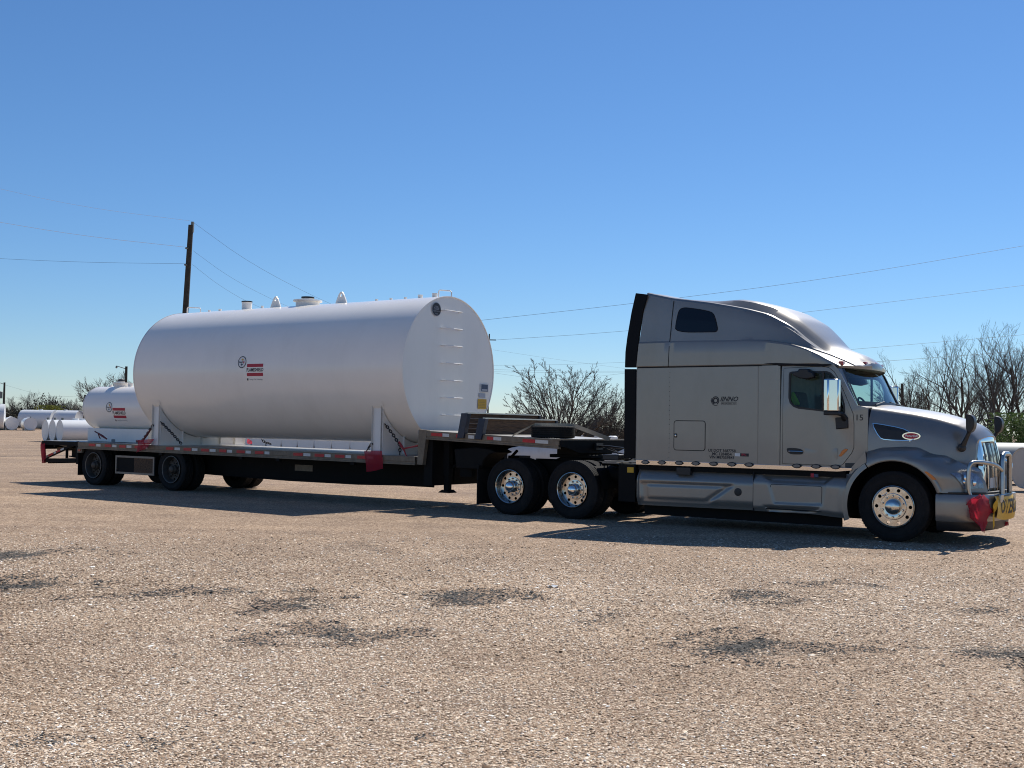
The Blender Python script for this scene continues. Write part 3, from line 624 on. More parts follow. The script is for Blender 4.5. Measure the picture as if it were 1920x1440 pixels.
    for k, px in enumerate((1210, 1241, 1273.5, 1304.5, 1338, 1372, 1404.5, 1494, 1530, 1566.5)):
        py = 866.6 + (px - 1210) * (875.5 - 866.6) / (1566.5 - 1210); lx, lz = S(px, py, -1.22)
        d = MB(); dia = [(lx - .085, lz), (lx - .045, lz + .028), (lx, lz + .036), (lx + .045, lz + .028), (lx + .085, lz), (lx + .045, lz - .028), (lx, lz - .036), (lx - .045, lz - .028)]
        d.prism_y(dia, s_ * 1.218, s_ * 1.224); d2 = MB()
        d2.v = []; ell = circle(lx, lz, .058, .026, 18); d2.prism_y(ell, s_ * 1.218, s_ * 1.232); lm = d2.build('marker_lamp', 'rim_lip', T, bev=.003)
        d.build('lamp_bezel', 'seam', lm, (0, 0, 0))
    a = MB(); a.box(-4.22, -.72, *sorted((s_ * 1.02, s_ * 1.17)), .90, 1.04); a.build('sill', 'frame', T)
    a = MB(); a.box(-4.2, -.85, *sorted((s_ * .90, s_ * .98)), .15, .40); a.build('underbody_panel', 'frame', T)
# black side extenders behind the sleeper
for s_ in (-1, 1):
    lo = [S(p, q, -1.16) for p, q in ((1170.5, 859), (1191.5, 860), (1193.2, 692), (1171.6, 692))]
    up = [S(p, q, -1.16) for p, q in ((1171.6, 689), (1193.2, 689), (1195, 660), (1199, 625), (1206, 582), (1213.5, 552), (1192, 549.5), (1184, 585), (1176, 632), (1172.5, 660))]
    a = MB(); a.prism_y(lo, s_ * 1.13, s_ * 1.175); a.build('side_extender', 'satin', T, bev=.008)
    a = MB(); a.prism_y(up, s_ * 1.12, s_ * 1.165); a.build('side_extender', 'satin', T, bev=.008)
# inner walls, floor, firewall
a = MB(); a.box(-4.25, -4.22, -1.18, 1.18, 1.05, 2.6); a.build('sleeper_back', 'silver', T)
a = MB(); a.box(-4.22, -.5, -1.17, 1.17, 1.05, 1.12); a.build('cab_floor', 'interior', T)
a = MB()
cw = [(-1.80 + .035 * math.sin(k * 2.1), -1.14 + 2.28 * k / 24) for k in range(25)]
a.grid([[(x, y, 1.12) for x, y in cw], [(x, y, 2.58) for x, y in cw]]); a.build('sleeper_curtain', 'curtain', T)
a = MB(); a.box(-1.75, -.86, -1.12, 1.12, 2.55, 2.585); a.build('headliner', 'interior', T)
a = MB(); a.prism_y([(-.42, 1.2), (-.45, 1.93), (-.62, 1.97), (-.85, 1.88), (-.9, 1.6), (-.6, 1.2)], -1.06, 1.06); a.build('dashboard', 'interior', T, bev=.03)
for s_ in (-1, 1):
    a = MB(); a.box(-1.62, -1.12, s_ * .62 - .24, s_ * .62 + .24, 1.45, 1.6); a.build('seat', 'interior', T, bev=.05)
    a = MB(); a.prism_y([(-1.66, 1.55), (-1.5, 1.55), (-1.6, 2.2), (-1.72, 2.2)], s_ * .62 - .23, s_ * .62 + .23); a.build('seat_back', 'interior', T, bev=.05)
a = MB(); c = Vector((-1.0, .62, 1.95)); rp = []
for k in range(25):
    t = 2 * math.pi * k / 24; rp.append(c + Vector((-.10 * math.sin(t), .22 * math.cos(t), .20 * math.sin(t))))
a.tube(rp, .016, 8, False); a.tube([c, c + Vector((.28, 0, -.2))], .03, 8)
for t in (.3, 2.8, 4.7): a.tube([c, c + Vector((-.10 * math.sin(t), .22 * math.cos(t), .20 * math.sin(t)))], .012, 6)
a.build('steering_wheel', 'black', T)

# roof cap with raised dome ----------------------------------------------------------
XS = [-4.14, -3.65, -3.0, -2.6, -2.35, -1.99, -1.64, -1.38, -1.21, -1.05, -.90, -.75, -.62]
ZR = [3.87, 3.755, 3.655, 3.575, 3.52, 3.42, 3.22, 2.97, 2.84, 2.79, 2.75, 2.69, 2.61]
ZS = [3.03, 3.03, 3.02, 3.01, 3.01, 2.99, 2.94, 2.865, 2.81, 2.77, 2.72, 2.665, 2.60]
DD = [0, 0, .04, .13, .14, .13, .13, .14, .10, .07, .06, .05, .025]
WW = [1.2, 1.2, 1.2, 1.2, 1.2, 1.2, 1.2, 1.2, 1.2, 1.19, 1.17, 1.145, 1.11]
WI = [.015, .015, .015, .015, .016, .03, .10, .20, .29, .33, .34, .34, .33]
ZBt = [2.60] * 10 + [2.585, 2.57, 2.56]
_gx = np.linspace(XS[0], XS[-1], 353)
def smooth_tab(ys, w=13):
    y = np.interp(_gx, XS, ys); pad = np.concatenate([2 * y[0] - y[w:0:-1], y, 2 * y[-1] - y[-2:-w - 2:-1]])
    for _ in range(2): pad = np.convolve(pad, np.ones(w) / w, 'same')
    return list(pad[w:-w])
ZR, ZS, DD, WW, WI, ZBt = [smooth_tab(q) for q in (ZR, ZS, DD, WW, WI, ZBt)]; XK = XS; XS = list(_gx)
def cap_y(x, z):
    W_ = interp(x, XS, WW) - interp(x, XS, WI); zs = interp(x, XS, ZS); zr = interp(x, XS, ZR)
    if z <= zs: return interp(x, XS, WW)
    h = zr - zs
    return interp(z, [zs, zs + .02, zs + .02 + .1 * (h - .02), zs + .5 * h, zs + .8 * h, zr - .045, zr], [W_, W_, W_ - .012, W_ - .035, W_ - .06, W_ - .078, W_ - .14])
def cap_section(x):
    W_ = interp(x, XS, WW); zs = interp(x, XS, ZS); zr = max(interp(x, XS, ZR), zs + .015); d = interp(x, XS, DD); wd = W_ - interp(x, XS, WI); zb = interp(x, XS, ZBt)
    h = zr - zs; k = min(1, h / .25)
    q = [(W_ - .012, zb), (W_, zb + .02), (W_ + .002, (zb + zs) / 2), (W_, zs - .03), (W_ - .010, zs - .006), (W_ - .03 * (1 - k) - .014 * k, zs), (wd, zs + .010 * k), (wd - .012, zs + .02 + .1 * (h - .02)),
         (wd - .035, zs + .5 * h), (wd - .060, zs + h * .80), (wd - .078, zr - .045 * k), (wd - .105, zr - .012 * k), (wd - .14, zr), (wd - .19, zr - .006 * k), (wd - .235, zr - .02 * k),
         (wd - .30 , zr + d * .35), (wd - .37, zr + d * .85), (wd - .43, zr + d), (wd - .52, zr + d + .012), (max(.25, wd - .75), zr + d + .022), (0, zr + d + .028)]
    out = []
    for y, z in q:
        xx = x
        if x < -3.65: xx = x - .13 * (1 - (z - 2.6) / 1.27) * min(1, (-3.65 - x) / .49)
        if x > -1.4: xx = x - .20 * sm((x + 1.4) / .8) * y * y
        out.append((xx, y, z))
    return [(a_, -b_, c_) for a_, b_, c_ in out] + [(a_, b_, c_) for a_, b_, c_ in reversed(out[:-1])]
st = [float(x) for x in np.linspace(-4.14, -.62, 90)]
P_ = [cap_section(x) for x in st]
a = MB(); a.grid(P_); a.fill(P_[0]); cap = a.build('roof_cap', 'silver', T, ang=22)
# rolled visor lip and dark underside
fr_ = P_[-1]; lip = [[(p[0], p[1], p[2]) for p in fr_], [(p[0] + .02, p[1], 2.575 + (p[2] - 2.575) * .55) for p in fr_], [(p[0] + .012, p[1], 2.555) for p in fr_], [(p[0] - .10, p[1] * .98, 2.55) for p in fr_], [(-.93, p[1] * .98, 2.56) for p in fr_]]
a = MB(); a.grid(lip[:3]); a.build('visor_lip', 'silver', cap, (0, 0, 0))
a = MB(); a.grid(lip[2:]); a.build('visor_underside', 'black', cap, (0, 0, 0))
for k, yy in enumerate((-.98, -.38, 0, .38, .98)):
    zz = interp(-.66, XS, ZR) + .015 - .03 * abs(yy); xx = -.655 - .20 * yy * yy
    d = MB(); d.box(xx - .045, xx + .03, yy - .055, yy + .055, zz - .03, zz + .035); d.build('cab_marker_lamp', 'red_lens', cap, (0, 0, 0), bev=.015)
for s_ in (-1, 1):
    # seam down the cap, drip recess above the door, sleeper side window
    zt_ = interp(-3.66, XS, ZR) - .06
    zz = np.linspace(2.6, zt_, 8); d = MB(); d.grid([[(-3.68 + .05 * (z - 2.6) / 1.2 + o_, s_ * (max(cap_y(-3.66, z), cap_y(-3.66, z - .03)) + .0035), z) for z in zz] for o_ in (0, .011)]); d.build('cap_seam', 'seam', cap, (0, 0, 0))
    d = MB(); d.box(-4.25, -.95, *sorted((s_ * 1.203, s_ * 1.185)), 2.588, 2.604); d.build('roof_seam', 'seam', cap, (0, 0, 0))
    dr = [S(p, q, -1.2) for p, q in ((1432, 681.5), (1455, 680.5), (1500, 682), (1540, 684), (1560, 686), (1540, 687), (1500, 686), (1455, 684.5))]
    d = MB(); d.prism_y(dr, s_ * 1.196, s_ * 1.2045); d.build('drip_recess', 'seam', cap, (0, 0, 0))
    wn_ = chaikin([S(p, q, -1.15) for p, q in ((1267.5, 622.5), (1268.5, 606), (1272, 583), (1278, 577.5), (1290, 577.5), (1328, 583.5), (1338, 589), (1345.5, 614), (1345, 621.5), (1335, 622))], 2)
    d = MB(); d.decal(wn_, lambda u, v: (u, s_ * (cap_y(u, v) + .008), v)); d.build('sleeper_window', 'dark_glass', cap, (0, 0, 0), smooth=False)
    d = MB(); w2 = shrink(wn_, -.012); d.ring(w2, wn_, lambda u, v, w: (u, s_ * (cap_y(u, v) + .004 - w * .01), v), True); d.build('window_seal', 'seam', cap, (0, 0, 0))
# windscreen, pillars
wsb = []; wst = []
for k in range(17):
    y = -1.06 + 2.12 * k / 16; u = (y / 1.06) ** 2
    wsb.append((-.44 - .155 * u, y, 1.995 + .0 * u)); wst.append((-.735 - .115 * u, y * .975, 2.55))
a = MB(); a.grid([[tuple(b_[i] + (t_[i] - b_[i]) * f for i in range(3)) for b_, t_ in zip(wsb, wst)] for f in np.linspace(0, 1, 5)]); a.build('windscreen', 'ws_glass', T)
for s_ in (-1, 1):
    b_ = wsb[0]; t_ = wst[0]; a = MB()
    a.grid([[(b_[0] + .02, s_ * 1.045, b_[2] - .03), (t_[0] + .02, s_ * 1.02, t_[2])], [(b_[0] - .005, s_ * 1.085, b_[2] - .03), (t_[0] - .005, s_ * 1.06, t_[2])], [(-.60, s_ * ycab(-.58, 1.97), 1.97), (-.875, s_ * ycab(-.86, 2.55), 2.55)]])
    a.build('windscreen_pillar', 'silver', T)
    a = MB(); a.grid([[(b_[0] + .023, s_ * 1.05, b_[2] - .02), (t_[0] + .023, s_ * 1.025, t_[2])], [(b_[0] + .037, s_ * 1.0, b_[2] - .02), (t_[0] + .036, s_ * .975, t_[2])]]); a.build('windscreen_seal', 'black', T)
a = MB(); a.grid([[(p[0] + .02, p[1], 2.05) for p in wsb], [(p[0] + .05, p[1] * .97, 1.975) for p in wsb], [(p[0] + .16 - .04 * (p[1] ** 2), p[1] * .93, 1.955) for p in wsb]]); a.build('cowl_panel', 'black', T)
for y0, y1 in ((-.75, -.15), (.75, .15)):
    a = MB(); a.tube([(-.40, y0, 2.0), (-.43, (y0 + y1) / 2, 2.03), (-.46, y1, 2.06)], .012, 6); a.build('wiper', 'black', T)

# hood -------------------------------------------------------------------------------
HX = [-.41, -.1, .2, .5, .78, .92, 1.0, 1.055, 1.09]
HT = [1.945, 1.905, 1.86, 1.80, 1.715, 1.655, 1.60, 1.545, 1.49]
HS = [.93, .885, .83, .765, .69, .65, .62, .595, .58]
HW = [1.105, 1.07, 1.015, .95, .87, .81, .76, .71, .68]
def hood_half(x):
    t = interp(x, HX, HT); sh = interp(x, HX, HS); w_ = interp(x, HX, HW)
    zb = interp(x, [.55, .80], [1.245, 1.0])
    return [(w_ + .012, zb), (w_ + .01, max(1.15, zb + .05)), (w_, t - .42), (w_ - .02, t - .28), (w_ - .05, t - .16), (sh + .06, t - .065), (sh + .025, t - .022), (sh, t), (sh - .04, t + .014), (sh * .8, t + .03), (sh * .5, t + .055), (sh * .25, t + .068), (0, t + .072)]
def hood_y(x, z):
    q = hood_half(x); return interp(z, [p[1] for p in q], [p[0] for p in q])
rows = []
for x in np.linspace(-.405, 1.09, 34):
    h = hood_half(x); bow = lambda y: -.10 * sm((x - .6) / .56) * (y / .7) ** 2
    rows.append([(x + bow(y), -y, z) for y, z in h] + [(x + bow(y), y, z) for y, z in reversed(h[:-1])])
a = MB(); a.grid(rows); a.fill(rows[-1]); hood = a.build('hood', 'silver', T, ang=30)
a = MB(); a.grid([[(p[0], p[1], p[2]) for p in rows[0]], [(p[0], p[1] * .95, p[2] - .05) for p in rows[0]]]); a.build('hood_gap', 'seam', hood, (0, 0, 0))
# grille
gx = lambda z, y=0.0: 1.165 - .10 * max(0, (z - .9) / .65) ** 2.2 - .22 * y * y
a = MB()
zs_ = np.linspace(.70, 1.53, 12)
outer = lambda z: .53 - .03 * (z - .7)
a.grid([[(gx(z, .53) - .06, -(outer(z) + .065), z), ] + [(gx(z, .53) - .0, -outer(z) - .035, z), (gx(z, .53) + .012, -outer(z), z), (gx(z, .5) + .005, -outer(z) + .05, z), (gx(z, .5) - .03, -outer(z) + .06, z)] for z in zs_])
a.grid([[(x_, -y_, z_) for x_, y_, z_ in row] for row in [[(gx(z, .53) - .06, -(outer(z) + .065), z), (gx(z, .53) - .0, -outer(z) - .035, z), (gx(z, .53) + .012, -outer(z), z), (gx(z, .5) + .005, -outer(z) + .05, z), (gx(z, .5) - .03, -outer(z) + .06, z)] for z in zs_]])
yt = np.linspace(-.60, .60, 13); a.grid([[(gx(1.53, y) - .05, y, 1.60 - .06 * (y / .6) ** 2) for y in yt], [(gx(1.53, y) - .015, y * .95, 1.585 - .06 * (y / .6) ** 2) for y in yt], [(gx(1.53, y) + .012, y * .9, 1.535 - .04 * (y / .6) ** 2) for y in yt], [(gx(1.48, y), y * .85, 1.48 - .03 * (y / .6) ** 2) for y in yt]])
gs = a.build('grille_surround', 'chrome', T)
a = MB(); a.grid([[(gx(z, y) - .055, y, z) for y in np.linspace(-.5, .5, 9)] for z in zs_]); a.build('grille_screen', 'black', T)
for k in range(5):
    y = -.36 + .18 * k; a = MB(); a.grid([[(gx(z, y) - .02, y - .006, z), (gx(z, y) + .002, y - .005, z), (gx(z, y) + .002, y + .005, z), (gx(z, y) - .02, y + .006, z)] for z in zs_[:-1]]); a.build('grille_bar', 'chrome', T)
# fenders, lips, headlamps
ARC = [R(d_) for d_ in np.linspace(123, 20, 30)]
TOPX = [(-.41, 1.30, 1.115), (-.2, 1.365, 1.085), (.11, 1.385, 1.035), (.30, 1.375, 1.0), (.49, 1.285, .97), (.68, 1.265, .93), (.85, 1.175, .88), (1.0, 1.085, .80), (1.10, 1.0, .74), (1.16, .90, .70), (1.19, .74, .68)]
def fender_pt(t, u, off=0.0):
    an = R(123) + (R(20) - R(123)) * t
    ra = .675; A_ = np.array([ra * math.cos(an), 1.245 - .035 * sm((t - .75) / .25), ZW + ra * math.sin(an)])
    k = t * (len(TOPX) - 1); T_ = np.array([np.interp(k, range(len(TOPX)), [p[0] for p in TOPX]), np.interp(k, range(len(TOPX)), [p[2] for p in TOPX]), np.interp(k, range(len(TOPX)), [p[1] for p in TOPX])])
    p = A_ + (T_ - A_) * u
    e = 2.6 - .9 * sm((t - .6) / .4)
    p[1] = A_[1] + (T_[1] - A_[1]) * (u ** e) + off
    return p
for s_ in (-1, 1):
    us = np.linspace(0, 1, 12); a = MB()
    rows = []
    for t in np.linspace(0, 1, 40):
        row = [fender_pt(t, u) for u in us]; in_ = row[0].copy(); in_[1] -= .12
        row = [in_, row[0] - np.array([0, .02, 0])] + row
        rows.append([(p[0], s_ * p[1], p[2]) for p in row])
    # nose between fender front and the grille
    a.grid(rows); fe = a.build('fender', 'silver', T, ang=40)
    nose = [[(p[0], s_ * p[1], p[2]) for p in [fender_pt(t, 1.0) for t in np.linspace(.62, 1, 12)]], [(min(1.12, p[0] + .05), s_ * (p[1] * .5 + .56 * .5 + .02), p[2]) for p in [fender_pt(t, 1.0) for t in np.linspace(.62, 1, 12)]], [(min(1.08, max(.9, p[0] + .05)), s_ * .57, p[2]) for p in [fender_pt(t, 1.0) for t in np.linspace(.62, 1, 12)]]]
    a = MB(); a.grid(nose); a.build('nose_panel', 'silver', fe, (0, 0, 0))
    a = MB(); a.grid([[(lambda p: (p[0], s_ * p[1], p[2]))(np.array([(.66 + dr_) * math.cos(an), 1.25 - .02 * abs(dr_ - .04) / .04, ZW + (.66 + dr_) * math.sin(an)])) for dr_ in (0, .015, .06, .075)] for an in ARC]); a.build('fender_lip', 'silver', fe, (0, 0, 0))
    a = MB(); a.grid([[(lambda p: (p[0], s_ * p[1], p[2]))(np.array([.70 * math.cos(an), y_, ZW + .70 * math.sin(an)])) for y_ in (1.2, .55)] for an in [R(d_) for d_ in np.linspace(195, 5, 30)]]); a.prism_y([(-.80, .30), (-.80, .85), (-.4, 1.2), (.4, 1.2), (.70, .85), (.70, .30)], s_ * .50, s_ * .52); a.build('wheel_well', 'frame', fe, (0, 0, 0))
    hl = MB(); hp = []
    for t in np.linspace(.745, .955, 12):
        hp.append([fender_pt(t, u, .010) + np.array([.008, 0, 0]) for u in np.linspace(.53 + .12 * (t - .745), .94 - .6 * max(0, .80 - t), 9)])
    hl.grid([[(p[0], s_ * p[1], p[2]) for p in r_] for r_ in hp]); hlo = hl.build('headlamp', 'headlamp', T)
    for (t, u, r_) in ((.83, .70, .045), (.90, .78, .045), (.88, .63, .03)):
        p = fender_pt(t, u, .004); d = MB(); d.lathe([(r_, -.012), (r_, .012), (r_ * .6, .02), (.0005, .022)], 20, (p[0], 0, p[2]));
        d.v = [(x, s_ * (p[1] + y), z) for x, y, z in d.v]; d.build('lamp_projector', 'chrome', hlo, (0, 0, 0))
    am = [fender_pt(t, u, .006) for t, u in ((.70, .10), (.765, .13), (.83, .14), (.83, .05), (.765, .03), (.70, .03))]
    a = MB(); a.fill([(p[0], s_ * p[1], p[2]) for p in am]); a.prism([(p[0], p[2]) for p in am], 1.2, 1.2505, lambda u, v, w: (u, s_ * w, v)); a.build('side_marker_lamp', 'amber', T)
    # intake vent on the hood side with emblem
    vp = chaikin([S(p, q, -1.03) for p, q in ((1638, 795), (1644, 794.5), (1690, 803), (1706, 811), (1714, 822), (1706, 825.5), (1662, 824), (1652, 820))], 1)
    fv = lambda o_: (lambda u, v, w: (u, s_ * (hood_y(u, v) + o_ - w * .02), v))
    a = MB(); a.decal(vp, lambda u, v: (u, s_ * (hood_y(u, v) + .010), v)); ve = a.build('hood_vent', 'black', T, smooth=False)
    a = MB(); a.ring(shrink(vp, -.011), vp, fv(.018), True); a.build('vent_frame', 'chrome', ve, (0, 0, 0))
    ex, ez = S(1709.5, 817.5, -1.0)
    a = MB(); el = circle(ex, ez, .125, .056, 32); a.prism(el, .0, 1, lambda u, v, w: (u, s_ * (hood_y(ex, ez) + .004 + .018 * w + (ex - u) * .21), v)); a.prism([(ex - .04, ez - .05), (ex + .0, ez - .05), (ex - .02, ez - .085)], 0, 1, lambda u, v, w: (u, s_ * (hood_y(ex, ez) + .004 + .016 * w + (ex - u) * .21), v)); em = a.build('maker_emblem', 'chrome', T)
    a = MB(); a.fill([(u, s_ * (hood_y(ex, ez) + .0245 + (ex - u) * .21), v) for u, v in circle(ex, ez, .105, .042, 32)]); a.build('emblem_field', 'sticker_red', em, (0, 0, 0), smooth=False)
    t_ = text_mb('Peterbilt', .052, lambda u, v: (ex - s_ * u, s_ * (hood_y(ex, ez) + .0265 + (s_ * u) * .21), ez + v), shear=.25, bold=.0012); t_.build('emblem_script', 'sticker_white', em, (0, 0, 0), smooth=False)
# bumper
pl = [(.60, -1.225), (.80, -1.22), (.95, -1.17), (1.08, -1.06), (1.18, -.88), (1.25, -.6), (1.29, -.3), (1.30, 0)]
pl = chaikin(pl, 2, False); pl = pl + [(x, -y) for x, y in reversed(pl[:-1])]
zz = [(.335, -.03), (.36, -.008), (.45, .0), (.60, .004), (.695, -.004), (.72, -.02), (.725, -.06)]
def offp(k, d_):
    a_ = np.array(pl[max(0, k - 1)]); b_ = np.array(pl[min(len(pl) - 1, k + 1)]); n_ = np.array([(b_ - a_)[1], -(b_ - a_)[0]]); n_ = n_ / np.linalg.norm(n_); return np.array(pl[k]) + n_ * d_
a = MB(); a.grid([[(*offp(k, d_), z) for k in range(len(pl))] for z, d_ in zz]); a.build('bumper', 'silver', T, ang=50)
a = MB(); a.grid([[(*offp(k, d_), z) for k in range(len(pl))] for z, d_ in ((.20, -.09), (.24, -.05), (.336, -.035))]); a.build('air_dam', 'black', T, ang=50)
a = MB(); a.grid([[(*offp(k, d_), z) for k in range(len(pl))] for z, d_ in ((.722, -.055), (.752, -.05), (.755, -.12))]); a.build('bumper_gap', 'black', T)
# grille guard
gt = []
gp = [(1.285, -.25, .62), (1.285, -.25, 1.20), (1.285, -.22, 1.275), (1.285, -.15, 1.30), (1.285, .15, 1.30), (1.285, .22, 1.275), (1.285, .25, 1.20), (1.285, .25, .62)]
a = MB(); a.tube(gp, .037, 14); a.build('guard_post', 'brushed', T)
for s_ in (-1, 1):
    wp = chaikin([(1.285, s_ * .27, 1.06), (1.26, s_ * .52, 1.15), (1.10, s_ * .86, 1.19), (1.02, s_ * 1.02, 1.18), (1.00, s_ * 1.04, 1.05), (1.00, s_ * 1.04, .80), (1.03, s_ * 1.02, .68), (1.14, s_ * .92, .58)], 2, False)
    a = MB(); a.tube(wp, .029, 12); a.build('guard_wing', 'brushed', T)
    a = MB(); a.tube([(1.285, s_ * .25, .88), (1.28, s_ * .6, .88), (1.03, s_ * 1.03, .88)], .022, 10); a.build('guard_crossbar', 'brushed', T) if False else None
a = MB(); a.box(1.27, 1.325, -.5, .5, .60, .72); a.build('guard_mount', 'brushed', T, bev=.01)
a = MB(); a.box(1.14, 1.15, -.36, -.10, .80, .95); a.build('licence_plate', 'sticker_white', T)
# side skirts with pressed recesses
def poly_mask(poly, soft):
    pts = [np.array(p) for p in poly]; n = len(pts)
    def f(x, z):
        ins = False; best = 9
        for i in range(n):
            a_, b_ = pts[i], pts[(i + 1) % n]
            if (a_[1] > z) != (b_[1] > z) and x < (b_[0] - a_[0]) * (z - a_[1]) / (b_[1] - a_[1]) + a_[0]: ins = not ins
            e = b_ - a_; t = max(0, min(1, ((x - a_[0]) * e[0] + (z - a_[1]) * e[1]) / (e @ e))); best = min(best, math.hypot(x - a_[0] - e[0] * t, z - a_[1] - e[1] * t))
        sd = best if ins else -best
        return sm((sd + soft / 2) / soft)
    return f
for s_ in (-1, 1):
    rec = poly_mask([S(p, q, -1.22) for p, q in ((1201, 903), (1375, 910), (1328, 943), (1204, 937))], .05)
    inn = poly_mask([S(p, q, -1.22) for p, q in ((1213, 909), (1358, 914), (1321, 938), (1215, 933))], .035)
    a = MB(); rows = []
    x0, x1 = -4.25, -2.165
    for x in np.linspace(x0, x1, 84):
        row = []
        for k in range(26):
            v = k / 25; zb = .315 + .02 * (x - x0) / 2.1; zt_ = .945; z = zb + (zt_ - zb) * v
            y = 1.225 - .11 * sm((v - .62) / .38) ** 1.3 - .05 * sm((.22 - v) / .22) - .06 * sm((x0 + .10 - x) / .10)
            y -= .024 * rec(x, z) - .016 * inn(x, z)
            row.append((x, s_ * y, z))
        rows.append(row)
    a.grid(rows); a.grid([rows[0], [(p[0] + .03, p[1] - s_ * .25, p[2]) for p in rows[0]]]); sk = a.build('side_skirt', 'silver', T, ang=60)
    cx, cz = S(1384, 922.5, -1.22); a = MB(); a.lathe([(.062, 1.2), (.062, 1.231), (.05, 1.234), (.0005, 1.232)], 28, (cx, 0, cz)); a.v = [(x, s_ * y, z) for x, y, z in a.v]; a.build('filler_plug', 'black', sk, (0, 0, 0))
    bx0, bz0 = S(1270, 876, -1.2); bx1, bz1 = S(1296, 891, -1.2); a = MB(); a.box(bx0, bx1, *sorted((s_ * 1.10, s_ * 1.235)), bz1, bz0); st_ = a.build('skirt_bracket', 'black', sk, (0, 0, 0), bev=.006)
    a = MB(); a.box(bx0 + .05, bx1 - .02, *sorted((s_ * 1.2, s_ * 1.245)), bz1 + .03, bz1 + .05); a.build('bracket_pull', 'chrome', st_, (0, 0, 0)) if False else None
    # forward skirt with the step recess and the curved wheel-side edge
    stp = poly_mask([S(p, q, -1.22) for p, q in ((1440, 903), (1548, 907), (1541, 947), (1452, 944))], .03)
    led = poly_mask([S(p, q, -1.22) for p, q in ((1428, 890), (1560, 893), (1545, 908), (1446, 904))], .03)
    low = poly_mask([S(p, q, -1.22) for p, q in ((1430, 949), (1536, 953), (1530, 960), (1442, 957))], .02)
    a = MB(); rows = []
    for i in range(70):
        u = i / 69; row = []
        for k in range(30):
            v = k / 29; zb = .33 - .03 * sm((u - .6) / .4); z = zb + (.955 - zb) * v
            dz = z - ZW; xr = -math.sqrt(max(.0, .735 ** 2 - dz * dz)) if abs(dz) < .735 else 0
            x = -2.155 + (xr + 2.155) * u
            y = 1.228 - .10 * sm((v - .66) / .34) ** 1.4 - .04 * sm((.12 - v) / .12)
            y -= .04 * stp(x, z) * .35 + .05 * led(x, z) + .03 * low(x, z)
            y += .012 * sm((u - .93) / .07)
            row.append((x, s_ * y, z))
        rows.append(row)
    a.grid(rows); a.grid([rows[-1], [(p[0], p[1] - s_ * .2, p[2]) for p in rows[-1]]]); sf = a.build('step_skirt', 'silver', T, ang=60)
    hp_ = rrect(*[S(1444, 928, -1.22)[0], S(1541, 928, -1.22)[0]], S(1490, 945, -1.22)[1], S(1490, 909.5, -1.22)[1], .03)
    d = MB(); d.ring(hp_, shrink(hp_, .007), lambda u, v, w: (u, s_ * (1.2165 - w * .01), v), True); d.build('step_hatch_seam', 'seam', sf, (0, 0, 0))
    a = MB(); a.box(-1.95, -1.05, *sorted((s_ * 1.19, s_ * 1.222)), .372, .384); a.build('step_tread', 'seam', sf, (0, 0, 0))
    d = MB(); dx, dz = S(1527, 891.5, -1.17); d.box(dx - .05, dx + .0, *sorted((s_ * 1.19, s_ * 1.193)), dz - .03, dz + .03); d.build('caution_sticker', 'sticker_red', sf, (0, 0, 0)); d = MB(); d.box(dx + .004, dx + .07, *sorted((s_ * 1.19, s_ * 1.193)), dz - .026, dz + .026); d.build('caution_sticker', 'sticker_blue', sf, (0, 0, 0))
    # cab-mounted rear part of the wheel arch
    a = MB(); a.grid([[((.665 + dr_) * math.cos(an), s_ * (1.25 - .012 * (dr_ > .05) - .10 * (dr_ > .09) * (1 if an < R(135) else .3)), ZW + (.665 + dr_) * math.sin(an)) for dr_ in (0, .012, .055, .072, .10)] for an in [R(d_) for d_ in np.linspace(124, 199, 24)]]); a.build('arch_lip', 'silver', T)
    a = MB(); a.prism_y([(-.62, 1.06), (-.42, 1.30), (-.40, 1.14), (-.47, 1.06), (-.58, .96), (-.66, .96)], s_ * 1.14, s_ * 1.19); a.build('arch_filler', 'silver', T)
    a = MB(); a.box(-2.16 - .006, -2.15, *sorted((s_ * 1.10, s_ * 1.215)), .33, .93); a.build('skirt_seam', 'seam', T)
